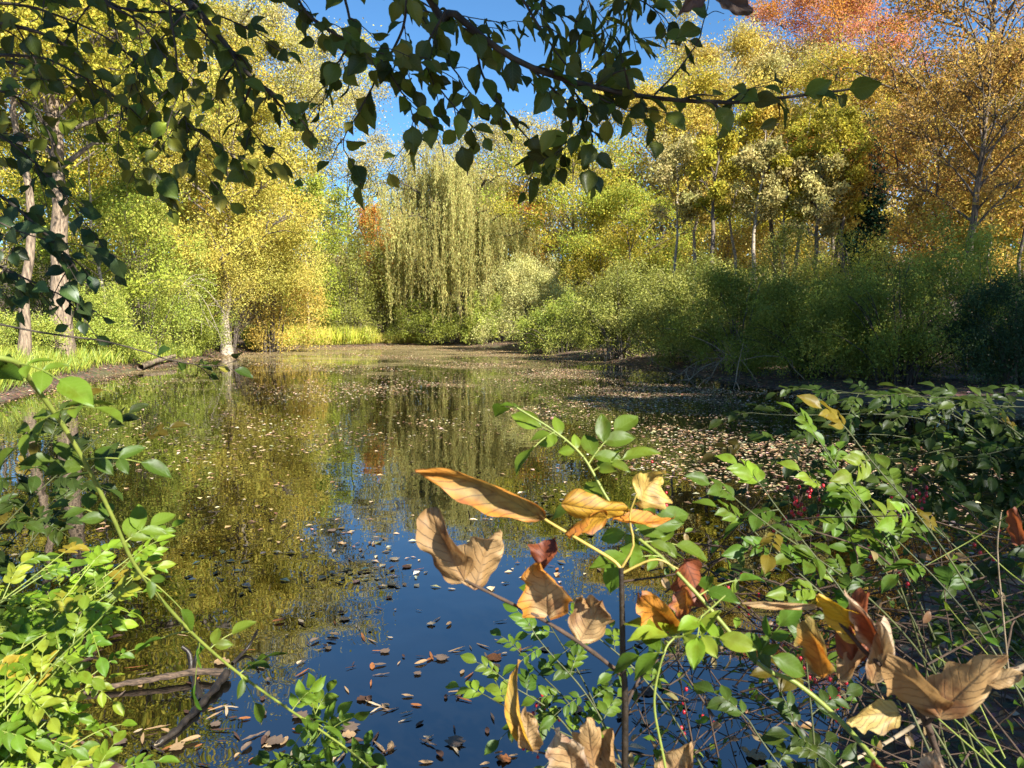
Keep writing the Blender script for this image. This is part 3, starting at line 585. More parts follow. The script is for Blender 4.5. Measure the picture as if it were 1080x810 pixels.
# ---------------------------------------------------------------- the drooping bare twigs, root tangle and dead wood on the far banks
def twig_fan(name, label, base, ends, r, mat, cat='branch', group=None, seed=1, sub=3, jig=.05):
    rg = np.random.default_rng(seed); root = empty(name, base, label, cat, group); TB = Tubes(5)
    for e in ends:
        e = np.array(e)-base; L = np.linalg.norm(e)
        mid = e*.5+np.array([0, 0, .18*L])
        pth = smooth_path([np.zeros(3), mid, e], 9)+np.cumsum(rg.normal(0, jig*L*.12, (9, 3)), 0)*np.linspace(0, 1, 9)[:, None]
        TB.add(pth, np.linspace(r, r*.25, 9))
        for q in range(sub):
            i0 = rg.integers(3, 8); d = nrmz(rvec(rg, 1)[0]+nrmz(e)*.8)*L*rg.uniform(.15, .4)
            TB.add(smooth_path([pth[i0], pth[i0]+d*.5+np.array([0, 0, .02*L]), pth[i0]+d], 5), np.linspace(r*.5, r*.15, 5))
    TB.build('twigs', mat, root); return root
twig_fan('dead_branch', 'pale bare twigs drooping to the water left of the white trunk', P(193, 300, 31), [P(*q) for q in [(206, 362, 29.5), (232, 360, 29.5), (222, 345, 29.5), (240, 335, 30), (186, 335, 30), (205, 330, 30.5), (228, 300, 31), (214, 290, 31)]], .022, M_PALE, group='dead wood on the banks', seed=2)
twig_fan('dead_branch', 'tangle of bare roots and sticks at the waterline of the right bank', G(800, 402)+np.array([0, 1, .35]), [P(*q) for q in [(700, 398, 22), (725, 380, 23), (740, 404, 19), (765, 372, 21), (770, 406, 18.5), (790, 375, 20), (812, 372, 20), (745, 390, 21), (715, 405, 21), (830, 402, 17.5), (780, 395, 19)]], .03, M_STRAW, group='dead wood on the banks', seed=3, sub=6, jig=.12)
twig_fan('dead_branch', 'dry sticks under the grey-green shrub at the waterline', G(655, 384)+np.array([0, .6, .3]), [P(*q) for q in [(620, 378, 27), (640, 388, 26), (690, 385, 25), (700, 372, 26), (660, 366, 27)]], .03, M_STRAW, group='dead wood on the banks', seed=4, sub=5, jig=.12)
lg = G(170, 388); lo = empty('fallen_log', lg, 'pale log end lying in the mud of the left bank', 'log', 'dead wood on the banks'); TB = Tubes(9)
TB.add(smooth_path([G(182, 384)+[0, .2, .3], G(165, 387)+[0, 0, .22], G(148, 391)+[0, 0, .12]], 10), np.linspace(.07, .10, 10)*(1+.12*np.sin(np.arange(10)*2.3))); TB.build('log', M_TAN, lo, origin=lg)
# ================================================================ FOREGROUND
# ---- sunken branch bottom left
root = empty('sunken_branch', G(165, 740), 'weathered forked branch lying in the water at the lower left', 'branch')
TB = Tubes(8)
pth = smooth_path([G(88, 733)+[0, 0, .01], G(120, 728)+[0, 0, .02], G(165, 722)+[0, 0, .03], G(205, 716)+[0, 0, .035], G(243, 716)+[0, 0, .03]], 22)
TB.add(pth+np.random.default_rng(1).normal(0, .003, pth.shape), np.linspace(.011, .018, 22)*(1+.15*np.sin(np.arange(22)*1.7)))
TB.build('branch', M_WOOD, root, origin=root.location)
TB = Tubes(9); TB.add(smooth_path([G(240, 716)+[0, 0, .03], G(215, 742)+[0, 0, .015], G(190, 768)+[0, 0, .01], G(160, 790)+[0, 0, 0]], 24)+np.random.default_rng(4).normal(0, .003, (24, 3)), np.linspace(.018, .011, 24)*(1+.2*np.sin(np.arange(24)*1.9)+.1*np.sin(np.arange(24)*.8)))
TB.add(smooth_path([G(212, 740)+[0, 0, 0], P(203, 712, 3.45), P(200, 690, 3.5), P(192, 682, 3.5)], 10), np.linspace(.018, .009, 10))
TB.add(smooth_path([G(205, 735)+[0, 0, 0], P(206, 700, 3.5), P(212, 672, 3.55)], 10), np.linspace(.014, .006, 10))
TB.add(smooth_path([G(152, 795), P(146, 782, 3.0), P(143, 775, 3.0)], 6), np.linspace(.016, .01, 6))
TB.add(smooth_path([G(245, 700), P(262, 682, 3.7), P(272, 664, 3.7)], 6), np.linspace(.009, .006, 6))
TB.build('wet_fork', M_BLACK, root, origin=root.location)
# ---- compound (rose-like) leaves
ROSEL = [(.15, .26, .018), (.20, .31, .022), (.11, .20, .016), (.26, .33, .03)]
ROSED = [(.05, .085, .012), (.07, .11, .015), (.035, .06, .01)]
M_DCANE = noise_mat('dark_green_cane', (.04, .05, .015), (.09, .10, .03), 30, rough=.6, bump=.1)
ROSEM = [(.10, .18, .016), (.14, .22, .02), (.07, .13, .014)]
UPN = np.array([.15, -.45, .85])
def compound(rg, LV, TB, base, d, n_hint, length, leaf, pal, pairs=3, wid=.55, jitter=.2):
    d = nrmz(d); side = nrmz(np.cross(d, n_hint)); nn = nrmz(np.cross(side, d))
    u = np.linspace(0, 1, 6)[:, None]; ra = base+d*u*length-np.array([0, 0, 1])*(u**2)*length*.22
    TB.add(ra, np.linspace(.0013, .0007, 6))
    c0 = pick(rg, pal, 1, .15)[0]; szv = rg.uniform(.65, 1.15)
    if rg.uniform() < .035: c0 = np.array([.36, .28, .03])*c0.sum()*2.2
    dd = nrmz(np.gradient(ra, axis=0))
    for k in range(pairs):
        f = .35+.6*k/pairs; b = ra[int(f*5)]; dl = dd[int(f*5)]
        for sg in (-1, 1):
            a = nrmz(dl*.75+side*sg*rg.uniform(.7, 1.1)+rg.normal(0, .12, 3)); L = leaf*rg.uniform(.75, 1.1)*(.75+.25*(k+1)/pairs)*szv
            LV.add(b, a, nn+rg.normal(0, jitter, 3), L, L*wid*rg.uniform(.9, 1.1), c0*np.exp(rg.normal(0, .1)))
    LV.add(ra[-1], dd[-1]+rg.normal(0, .1, 3), nn+rg.normal(0, jitter, 3), leaf*1.12, leaf*1.12*wid, c0)
def cane_leaves(rg, LV, TB, path, f0, f1, step, length, leaf, pal, pairs=3, hint=UPN, spread=1.0):
    seg = np.linalg.norm(np.diff(path, axis=0), axis=1); cum = np.r_[0, np.cumsum(seg)]; L = cum[-1]; s_ = f0*L; sg = 1
    while s_ <= f1*L:
        p = np.array([np.interp(s_, cum, path[:, k]) for k in range(3)]); i = min(np.searchsorted(cum, s_), len(path)-1); t = nrmz(path[i]-path[max(i-1, 0)])
        sd = nrmz(np.cross(t, hint)); d = t*rg.uniform(.2, .8)+sd*sg*spread*rg.uniform(.6, 1.1)+np.array([0, 0, rg.uniform(-.2, .35)])
        compound(rg, LV, TB, p, d, hint+rg.normal(0, .25, 3), length*rg.uniform(.75, 1.15), leaf, pal, pairs)
        sg = -sg; s_ += step*rg.uniform(.7, 1.3)
    p = path[-1]; compound(rg, LV, TB, p, nrmz(path[-1]-path[-2])+rg.normal(0, .1, 3), hint, length, leaf, pal, pairs)
def rose_bush(name, label, root_pt, canes, pal, length, leaf, seed, step=.05, r=.003, f0=.35, group=None, cat='rose bush', pairs=3, hint=UPN, cane_mat=None, arch=.15, spread=1.0):
    rg = np.random.default_rng(seed); root = empty(name, root_pt, label, cat, group); LV = Leaves(); TB = Tubes(6); TR = TB
    for c in canes:
        c = [np.array(q) for q in c]
        if len(c) == 1:
            e = c[0]; b = np.array(root_pt)+rg.normal(0, .16, 3)*np.array([1, 1, 0]); m = b*.45+e*.55+np.array([0, 0, arch]); c = [b, m, e]
        pth = smooth_path(c, 26); TB.add(pth, np.linspace(r, r*.4, 26))
        cane_leaves(rg, LV, TR, pth, f0, .97, step, length, leaf, pal, pairs, hint, spread)
    cm = cane_mat or (M_DCANE if pal is ROSED else M_CANE)
    TB.build('cane', cm, root, origin=root_pt); LV.build('foliage', M_ROSE, root, T_LEAFLET, True, origin=root_pt)
    return root
# left bush, bright
rg = np.random.default_rng(61)
tg = [(20, 585), (60, 575), (110, 570), (150, 560), (155, 585), (130, 600), (90, 590), (40, 600), (80, 615), (125, 625), (100, 650), (55, 640), (15, 650), (110, 690), (70, 690), (25, 700), (60, 740), (95, 765), (130, 800), (80, 800), (20, 760), (10, 610), (30, 780), (5, 680), (45, 720), (20, 800), (60, 770), (85, 720), (35, 660), (10, 820), (140, 580), (40, 590), (75, 660), (5, 720), (50, 790)]
rose_bush('wild_rose_bush', 'bright green bush with small leaflets filling the lower left corner', np.array([-1.45, 1.15, .25]), [[P(x+rg.uniform(-6, 6), y+12, rg.uniform(1.35, 1.8))] for x, y in tg], ROSEL, .075, .035, 62, step=.042, f0=.45)
# left shaded foliage behind the cane
tg = [(70, 440), (110, 455), (150, 465), (100, 490), (20, 470)]
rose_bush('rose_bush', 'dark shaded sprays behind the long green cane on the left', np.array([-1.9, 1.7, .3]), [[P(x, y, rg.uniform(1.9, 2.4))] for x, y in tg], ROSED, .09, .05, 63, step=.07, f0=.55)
# long arching cane
def long_cane(name, label, pts, r, leaves_spec, pal, seed, mat=None, length=.08, leaf=.042):
    rg = np.random.default_rng(seed); pth = smooth_path([P(*q) for q in pts], 60); root = empty(name, pth[0], label, 'rose cane')
    TB = Tubes(8); TB.add(pth, np.linspace(r[0], r[1], 60)*(1+.05*np.sin(np.arange(60)*2.1))); TR = TB; LV = Leaves()
    for (bx, by, tx, ty, pr, sc) in leaves_spec:
        # nearest point of the cane to the base pixel
        best = min(range(60), key=lambda i: np.linalg.norm(pth[i]-P(bx, by, pth[i][1]))); b = pth[best]; e = P(tx, ty, b[1]-rg.uniform(-.04, .04))
        d = e-b; Lr = np.linalg.norm(d); compound(rg, LV, TR, b, d+np.array([0, 0, .1*Lr]), UPN+rg.normal(0, .25, 3), Lr*.85, leaf*sc, pal, pr)
    TB.build('cane', mat or M_CANE, root, origin=pth[0])
    # thorns
    TH = Tubes(4)
    for i in range(3, 58, 4):
        q = pth[i]; dv = nrmz(rg.normal(size=3)); TH.add(np.array([q, q+dv*.006+np.array([0, 0, -.001])]), [.0016, .0002])
    TH.build('thorns', M_CANE, root, origin=pth[0])
    LV.build('foliage', M_ROSE, root, T_LEAFLET, True, origin=pth[0]); return root
long_cane('rose_cane', 'long bare light green cane arching across the lower left of the water',
          [(-60, 372, .9), (12, 380, .95), (32, 402, 1.0), (62, 442, 1.05), (92, 492, 1.1), (120, 548, 1.15), (145, 600, 1.2), (195, 660, 1.3), (245, 705, 1.4), (300, 745, 1.5), (345, 775, 1.6), (385, 805, 1.65), (430, 850, 1.65)], (.0038, .0022),
          [(20, 385, 70, 395, 2, 1.3), (5, 380, -20, 400, 2, 1.2), (95, 500, 50, 478, 2, 1), (90, 490, 160, 480, 2, 1), (120, 550, 60, 520, 2, 1), (60, 440, 10, 470, 2, 1.1), (60, 440, 110, 420, 2, 1), (150, 605, 195, 640, 1, 1), (205, 668, 165, 670, 0, 1.2), (225, 690, 250, 660, 1, 1.1), (215, 680, 205, 720, 1, 1.2), (250, 708, 280, 690, 2, 1.1), (250, 708, 270, 740, 1, 1), (310, 752, 330, 720, 2, 1), (320, 760, 345, 765, 2, 1.1), (330, 765, 300, 800, 2, 1), (345, 775, 380, 745, 2, .9), (355, 780, 325, 815, 2, 1), (130, 570, 165, 545, 2, 1)], ROSEM, 64)
# centre rose cane
long_cane('rose_cane', 'green cane rising through the orange leaves in the centre',
          [(1000, 900, .8), (900, 775, .95), (842, 722, 1.0), (800, 700, 1.0), (740, 632, 1.02), (700, 590, 1.05), (665, 560, 1.08), (640, 525, 1.1), (615, 482, 1.12), (585, 455, 1.12), (545, 430, 1.12)], (.0038, .0015),
          [(545, 432, 530, 425, 1, 1.1), (585, 455, 560, 470, 1, 1.1), (615, 485, 560, 432, 2, 1.1), (620, 490, 655, 440, 2, 1.25), (625, 495, 665, 475, 2, 1.2), (640, 530, 600, 530, 1, 1), (660, 555, 650, 590, 1, 1.1), (670, 563, 700, 540, 2, 1.25), (675, 570, 720, 570, 2, 1.2), (700, 590, 660, 585, 2, 1.3), (740, 632, 790, 600, 1, 1), (800, 700, 830, 640, 2, 1), (780, 680, 820, 690, 2, 1.2)], ROSEM, 65)
long_cane('rose_cane', 'short cane with bright rounded leaflets right of the dark stem',
          [(715, 880, .9), (700, 800, .92), (690, 740, .93), (700, 690, .94), (712, 672, .95), (740, 650, .96), (765, 628, .97)], (.002, .001),
          [(712, 672, 770, 665, 2, 1.0), (712, 672, 690, 660, 2, 1.1), (740, 650, 735, 672, 1, .95), (700, 690, 672, 690, 1, 1.1)], ROSEL, 66)
# right-hand bushes
tg = [(862, 462), (895, 455), (885, 500), (868, 520), (908, 530)]
rose_bush('wild_rose_bush', 'sunlit spray of pale green leaflets standing above the dark thicket on the right', np.array([1.25, 1.5, .3]), [[P(x, y, rg.uniform(1.5, 1.75))] for x, y in tg], ROSEM, .085, .048, 67, step=.075, f0=.80, cane_mat=M_DCANE)
tg = [(780, 530), (805, 515), (790, 555)]
rose_bush('wild_rose_bush', 'bright green spray right of the centre cane, over the red berries', np.array([1.0, 1.4, .3]), [[P(x, y, rg.uniform(1.3, 1.5))] for x, y in tg], ROSEM, .08, .045, 68, step=.06, f0=.8, cane_mat=M_DCANE)
tg = [(x, y) for x in range(800, 1110, 42) for y in (425, 470, 520)]
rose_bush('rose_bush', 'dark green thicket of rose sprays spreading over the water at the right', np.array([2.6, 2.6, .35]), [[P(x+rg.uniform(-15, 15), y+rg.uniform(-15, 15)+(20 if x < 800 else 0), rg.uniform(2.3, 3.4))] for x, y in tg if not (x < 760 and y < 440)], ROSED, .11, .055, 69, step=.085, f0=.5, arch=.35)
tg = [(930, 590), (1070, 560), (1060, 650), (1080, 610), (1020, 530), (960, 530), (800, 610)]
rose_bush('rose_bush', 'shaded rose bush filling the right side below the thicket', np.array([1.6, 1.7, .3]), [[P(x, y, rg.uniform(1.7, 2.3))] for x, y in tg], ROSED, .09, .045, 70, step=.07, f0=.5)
tg = [(530, 715), (550, 690), (575, 650), (592, 640), (515, 735), (565, 670)]
rose_bush('rose_bush', 'drooping green sprays low over the water left of the dark stem', np.array([.35, 1.45, .25]), [[P(x, y, rg.uniform(1.5, 1.8))] for x, y in tg], ROSEM, .075, .036, 71, step=.06, f0=.75, cane_mat=M_DCANE)
tg = [(340, 770), (310, 800), (360, 790), (330, 745)]
rose_bush('rose_bush', 'small rose shoot at the bottom edge, left of centre', np.array([-.55, 1.75, .0]), [[P(x, y, rg.uniform(1.7, 1.9))] for x, y in tg], ROSEM, .08, .042, 72, step=.06, f0=.5)
tg = [(840, 770), (790, 760), (870, 800), (850, 690)]
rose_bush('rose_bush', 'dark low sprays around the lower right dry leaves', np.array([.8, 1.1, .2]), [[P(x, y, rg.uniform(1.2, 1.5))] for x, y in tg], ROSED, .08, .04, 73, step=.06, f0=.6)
# ---- dead twig tangle with berries at the lower right
rg = np.random.default_rng(81)
root = empty('berry_bush', (1.5, 2.2, H(1.5, 2.2)), 'twiggy bush with red berries over the dark ground at the lower right', 'berry bush')
o0 = np.array(root.location); TB = Tubes(4); LVb = Leaves()
for k in range(420):
    x = rg.uniform(690, 1120); y = rg.uniform(560, 820)
    if x < 830 and y < 690 and rg.uniform() < .6: continue
    d0 = rg.uniform(1.5, 3.0); a = P(x, y, d0); a[2] = max(a[2], .1)
    dr = nrmz(np.array([rg.normal(0, 1), rg.normal(0, .6), abs(rg.normal(.2, .5))])); L = rg.uniform(.15, .6)
    pth = smooth_path([a-dr*L*.5, a+rg.normal(0, .03, 3), a+dr*L*.5], 8); TB.add(pth, np.linspace(.0028, .001, 8))
    n_ = rg.integers(1, 5); q = pth[rg.integers(2, 8, n_)]; LVb.add(q, rvec(rg, n_), rvec(rg, n_)+UPN, .035, .018, pick(rg, ROSEM+[(.3, .2, .1)], n_))
TB.build('twigs', M_TWIG, root, origin=o0); LVb.build('foliage', M_ROSE, root, T_LEAFLET, True, origin=o0)
# berries
def ico():
    import bmesh
    bm = bmesh.new(); bmesh.ops.create_icosphere(bm, subdivisions=2, radius=1); V = np.array([v.co[:] for v in bm.verts]); F = np.array([[v.index for v in f.verts] for f in bm.faces]); bm.free(); return V, F
IV, IF = ico()
for (x, y, d, nb, sp) in [(845, 530, 1.75, 16, .035), (862, 522, 1.75, 10, .03), (960, 530, 2.1, 18, .06), (835, 555, 1.8, 8, .03), (975, 520, 2.1, 8, .03), (775, 615, 1.9, 6, .03), (790, 640, 1.8, 6, .02), (870, 715, 1.7, 14, .05), (880, 740, 1.7, 10, .04), (855, 700, 1.7, 8, .03), (570, 750, 1.7, 16, .035), (565, 785, 1.7, 12, .03), (690, 525, 2.1, 10, .05), (930, 600, 2, 8, .05), (1040, 575, 2, 6, .05), (740, 740, 1.8, 8, .05), (950, 615, 1.9, 4, .03)]:
    c = P(x, y, d); V = []; F = []
    TBs = Tubes(4)
    for k in range(nb):
        q = c+rg.normal(0, sp*.6, 3); r = rg.uniform(.0035, .0052); F.append(IF+len(V)*len(IV)); V.append(IV*r*np.array([1, 1, 1.25])+q)
        TBs.add(np.array([c+[0, 0, sp], (c+q)/2+[0, 0, sp*.3], q]), .0007)
    b = raw_mesh('berry_cluster', np.concatenate(V)-o0, np.concatenate(F), 3, M_BERRY, root, True)
    st = TBs.build('berry_stalks', M_TWIG, b, origin=o0)
# ---- dry-leaved sapling
sap = P(658, 810, 1.0).copy(); sap[2] = H(sap[0], 1.0)
def dry_leaf(parent, bx, by, tx, ty, wpx, d0, d1, roll, kx, ky, colr, seed, tipcol=None, lob=.22, tw=0.0, origin=None):
    "blade from base pixel to tip pixel; roll turns it about its own midrib; kx, ky = curl across / along in radians"
    lob *= .7; kx *= 1.3
    rg = np.random.default_rng(seed); b = P(bx, by, d0); t = P(tx, ty, d1); ax = t-b; L = np.linalg.norm(ax); ax /= L; W = .9*wpx/FPX*(d0+d1)/2
    L *= 1+abs(ky)*.12
    view = nrmz(b-np.array([0, 0, CAMZ])); sd = nrmz(np.cross(ax, -view)); nn = np.cross(sd, ax)
    nu, nv = 17, 25; V = []; UV = []; C = []
    ph = rg.uniform(0, 6, 6)
    for j in range(nv):
        v = j/(nv-1)
        wv = (math.sin(math.pi*min(1, v**.78*.985+.01))**.62)*(1+lob*math.sin(3.2*2*math.pi*v+ph[0])*(.4+v)*.8) + .04*math.sin(31*v+ph[1])*v
        for i in range(nu):
            u = i/(nu-1)*2-1
            x = u*wv*.5*W*(1+.07*math.sin(9*v+ph[2]+2*u)); y = v*L*(1+.10*lob*abs(u)*math.cos(17*v))
            # wrinkles along the side veins, wavy margin
            zz = .02*W*math.sin(22*(v-.35*abs(u))+ph[3])*abs(u)+.17*W*abs(u)**2*math.sin(6*v+ph[4]+(2 if u > 0 else 0))+.16*W*max(0, abs(u)-.6)*math.sin(3*v+ph[1])+.03*W*math.sin(7*v+5*u+ph[0])+.012*W*math.sin(23*u+9*v+ph[5])+.03*W*math.exp(-(u/.08)**2)*-1
            th = kx*(x/(W*.5))*(.55+.6*v); rr = (W*.5)/max(abs(kx), 1e-3)/(.55+.6*v)
            xx = rr*math.sin(abs(th))*(1 if x > 0 else -1); zc = rr*(1-math.cos(th))*(1 if kx > 0 else -1)
            zc += zz
            # bend along the length
            phi = ky*v; ry = L/max(abs(ky), 1e-3); sgn = 1 if ky > 0 else -1
            yy = (ry-sgn*zc)*math.sin(abs(phi)) if abs(ky) > .05 else y; z2 = sgn*(ry-(ry-sgn*zc)*math.cos(phi)) if abs(ky) > .05 else zc
            an = tw*v+roll; c_, s_ = math.cos(an), math.sin(an)
            xr, zr = xx*c_-z2*s_, xx*s_+z2*c_
            V.append(b+sd*xr+ax*yy+nn*zr); UV.append((u*.5, v, 0))
            cc = np.array(colr)
            if tipcol is not None:
                k = max(0, min(1, (max(v, abs(u))-.55)/.3)); cc = cc*(1-k)+np.array(tipcol)*k
            C.append((*cc, 1))
    F = [[j*nu+i, j*nu+i+1, (j+1)*nu+i+1, (j+1)*nu+i] for j in range(nv-1) for i in range(nu-1)]
    o = np.array(origin); V = np.array(V)
    return raw_mesh('dry_leaf', V-o, F, 4, M_DRY, parent, True, {'Col': ('FLOAT_COLOR', C), 'luv': ('FLOAT_VECTOR', UV)})
TANL = (.50, .33, .15); BRN = (.38, .23, .09); ORG = (.56, .23, .025); OLV = (.33, .24, .06); YEL = (.66, .40, .015); RED = (.26, .07, .02); PALE = (.5, .38, .25); GLD = (.50, .28, .02)
root = empty('dry_leaved_sapling', sap, 'dark upright sapling with curled brown and orange leaves, in the centre foreground', 'sapling')
TB = Tubes(8)
stem = smooth_path([sap, P(659, 810, 1.0), P(657, 700, 1.0), P(656, 640, 1.0), P(655, 598, 1.0)], 30); TB.add(stem, np.linspace(.0055, .0035, 30))
TB.build('stem', M_BLACK, root, origin=sap)
TB = Tubes(7)
TB.add(smooth_path([P(656, 712, 1.0), P(620, 684, .98), P(575, 655, .96), P(530, 632, .94), P(490, 612, .93)], 20), np.linspace(.0032, .0018, 20)*(1+.15*np.sin(np.arange(20)*1.9)))
TB.build('side_twig', M_TWIG, root, origin=sap)
TB = Tubes(7)
TB.add(smooth_path([P(655, 600, 1.0), P(645, 590, 1.0), P(612, 570, .98), P(575, 548, .96), P(560, 535, .95)], 16), np.linspace(.0026, .0016, 16))
TB.add(smooth_path([P(655, 600, 1.0), P(668, 575, 1.0), P(664, 545, 1.0), P(672, 520, 1.0)], 10), np.linspace(.002, .001, 10))
TB.add(smooth_path([P(655, 605, 1.0), P(690, 590, 1.0), P(715, 600, 1.0)], 10), np.linspace(.002, .001, 10))
TB.build('leaf_stalk', M_YSTEM, root, origin=sap)
TB = Tubes(6)
TB.add(smooth_path([P(660, 745, 1.0), P(675, 715, 1.02), P(700, 690, 1.04)], 10), np.linspace(.0028, .0012, 10))
TB.add(smooth_path([P(658, 805, 1.0), P(640, 800, 1.0), P(600, 800, .98), P(555, 790, .96)], 10), np.linspace(.0025, .0012, 10))
TB.build('side_twig', M_TWIG, root, origin=sap)
DL = [  # bx,by,tx,ty,w,d0,d1,roll,kx,ky,col,tip
 (574, 548, 452, 474, 46, .95, .93, .25, 1.2, .5, OLV, ORG, .15, .5),
 (592, 532, 664, 550, 44, .99, .97, -.5, -1.3, -.9, GLD, GLD, .2, .2),
 (640, 545, 590, 545, 40, 1.0, .98, .9, 1.0, .8, GLD, ORG, .2, 0),
 (648, 548, 705, 556, 30, 1.0, 1.05, 1.1, .9, .3, ORG, ORG, .2, 0),
 (490, 612, 446, 548, 62, .93, .92, .45, .9, -.5, BRN, BRN, .12, .3),
 (500, 622, 515, 560, 66, .93, .96, -.35, -1.1, .7, BRN, TANL, .3, -.2),
 (578, 650, 574, 588, 66, .96, .95, .1, .8, .5, TANL, ORG, .35, .2),
 (572, 600, 590, 574, 44, .97, .99, .8, 1.3, .7, RED, RED, .3, 0),
 (612, 676, 636, 632, 56, .98, .98, -.25, -.8, .4, TANL, BRN, .3, .3),
 (622, 650, 616, 628, 34, .99, 1.0, .9, 1.2, .4, RED, BRN, .3, 0),
 (676, 528, 690, 500, 56, 1.02, 1.06, -.9, .8, .5, RUST[1], RUST[3], .35, 0),
 (712, 668, 678, 622, 50, 1.0, .99, .3, .9, .4, ORG, ORG, .35, .2),
 (722, 590, 738, 640, 46, 1.04, 1.05, .5, -1.0, .5, RED, RED, .35, .3),
 (724, 618, 722, 654, 30, 1.03, 1.03, -.6, .9, .3, ORG, RED, .35, 0),
 (562, 792, 520, 722, 26, .96, .95, .7, 1.5, -.9, OLV, GLD, .2, .4),
 (556, 790, 556, 748, 38, .96, .97, -.3, 1.2, .5, TANL, BRN, .3, .3),
 (604, 820, 596, 765, 56, .96, .96, .2, .9, .5, TANL, PALE, .35, .2),
 (628, 818, 616, 754, 48, .98, .98, -.4, -1.1, .4, BRN, TANL, .35, .3),
 (640, 822, 652, 768, 40, .99, .99, .5, 1.0, .3, BRN, BRN, .3, .3),
 (704, 822, 728, 782, 46, 1.0, 1.0, -.2, 1.0, .4, TANL, BRN, .35, .2)]
for k, L_ in enumerate(DL): dry_leaf(root, *L_[:11], 900+k, L_[11], L_[12], L_[13], origin=sap)
# second dry-leaved twig, right
b2 = np.array([.85, .85, H(.85, .85)])
root = empty('dry_leaved_branch', b2, 'yellow and brown curled leaves on a thin branch at the lower right', 'sapling')
TB = Tubes(7)
TB.add(smooth_path([b2, P(1000, 830, .9), P(980, 770, .88), P(950, 720, .88), P(915, 690, .88), P(890, 662, .89), P(862, 640, .9)], 30), np.linspace(.005, .0018, 30))
TB.add(smooth_path([P(975, 765, .88), P(990, 752, .86), P(1010, 745, .84)], 8), np.linspace(.003, .0015, 8))
TB.build('side_twig', M_TWIG, root, origin=b2)
DL = [
 (862, 640, 784, 632, 16, .9, .92, .3, 2.0, .2, TANL, TANL, .1, .4),
 (912, 672, 864, 620, 44, .89, .88, .3, .6, .3, YEL, YEL, .15, .3),
 (900, 700, 905, 622, 50, .89, .90, -.7, -1.4, .5, RED, RED, .3, .3),
 (928, 688, 902, 616, 34, .88, .87, .5, 1.3, .4, RED, PALE, .3, .3),
 (920, 720, 944, 642, 40, .88, .88, -.3, 1.4, .9, TANL, PALE, .35, .5),
 (868, 715, 856, 648, 46, .88, .87, .25, .9, .4, ORG, OLV, .3, .3),
 (885, 716, 914, 690, 30, .88, .89, .5, 1.0, .3, BRN, TANL, .3, .3),
 (992, 756, 938, 684, 64, .84, .83, .3, .75, .35, BRN, BRN, .18, .3),
 (990, 758, 1050, 682, 64, .84, .83, -.3, -.9, .4, BRN, TANL, .25, -.3),
 (1040, 720, 1078, 712, 26, .83, .82, .2, .9, .3, TANL, TANL, .25, 0),
 (948, 752, 888, 756, 40, .86, .85, .3, .5, .3, (.48, .34, .10), (.5, .38, .12), .3, .2),
 (984, 822, 986, 790, 34, .84, .84, .2, .5, .3, PALE, PALE, .25, 0),
 (930, 824, 925, 804, 30, .86, .86, .2, .8, .3, ORG, RED, .25, 0)]
for k, L_ in enumerate(DL): dry_leaf(root, *L_[:11], 950+k, L_[11], L_[12], L_[13], origin=b2)
b3 = P(1090, 600, 1.2); b3[2] = H(b3[0], 1.2)
root = empty('dry_leaved_branch', b3, 'single rust-coloured leaf on a thin stem at the right edge', 'sapling')
TB = Tubes(5); TB.add(smooth_path([b3, P(1090, 700, 1.2), P(1082, 580, 1.2), P(1072, 545, 1.2)], 14), np.linspace(.003, .001, 14)); TB.build('stem', M_TWIG, root, origin=b3)
dry_leaf(root, 1075, 575, 1072, 535, 24, 1.2, 1.2, .3, .9, .4, RED, 990, RED, .3, .2, origin=b3)
# ---- grass and thin stalks lower right
rg = np.random.default_rng(91)
gp = np.array([1.15, 1.25, H(1.15, 1.25)])
root = empty('grass_tuft', gp, 'tuft of long thin green grass blades at the lower right corner', 'grass tuft'); TB = Tubes(4)
for (x0, y0, x1, y1, x2, y2) in [(880, 640, 960, 730, 1060, 820), (985, 690, 1020, 720, 1060, 800), (1000, 640, 1050, 700, 1090, 740), (930, 720, 990, 745, 1080, 830), (970, 600, 1040, 560, 1090, 520), (1020, 560, 1060, 600, 1100, 630)]:
    d = rg.uniform(1.1, 1.35); TB.add(smooth_path([P(x2, y2, d-.1), P(x1, y1, d), P(x0, y0, d)], 18), np.linspace(.0016, .0006, 18))
TB.build('blades', M_CANE, root, origin=gp)
def stick(label, pts, r0, r1, mat, nm='twig'):
    pth = smooth_path([P(*q) for q in pts], 20); TB = Tubes(6); TB.add(pth, np.linspace(r0, r1, 20)*(1+.1*np.sin(np.arange(20)*2.3)))
    o = TB.build(nm, mat, None, origin=pth[0]); o.location = pth[0]; return tag(o, label, 'twig', 'twigs at the lower right')
stick('pale dead twig slanting across the lower right corner', [(1085, 700, 1.6), (1010, 735, 1.6), (940, 780, 1.6), (880, 812, 1.5)], .006, .004, M_STRAW)
stick('thin grey stalk standing upright near the right edge', [(1065, 720, 1.3), (1058, 650, 1.3), (1052, 580, 1.3), (1056, 540, 1.3)], .0018, .001, M_STRAW)
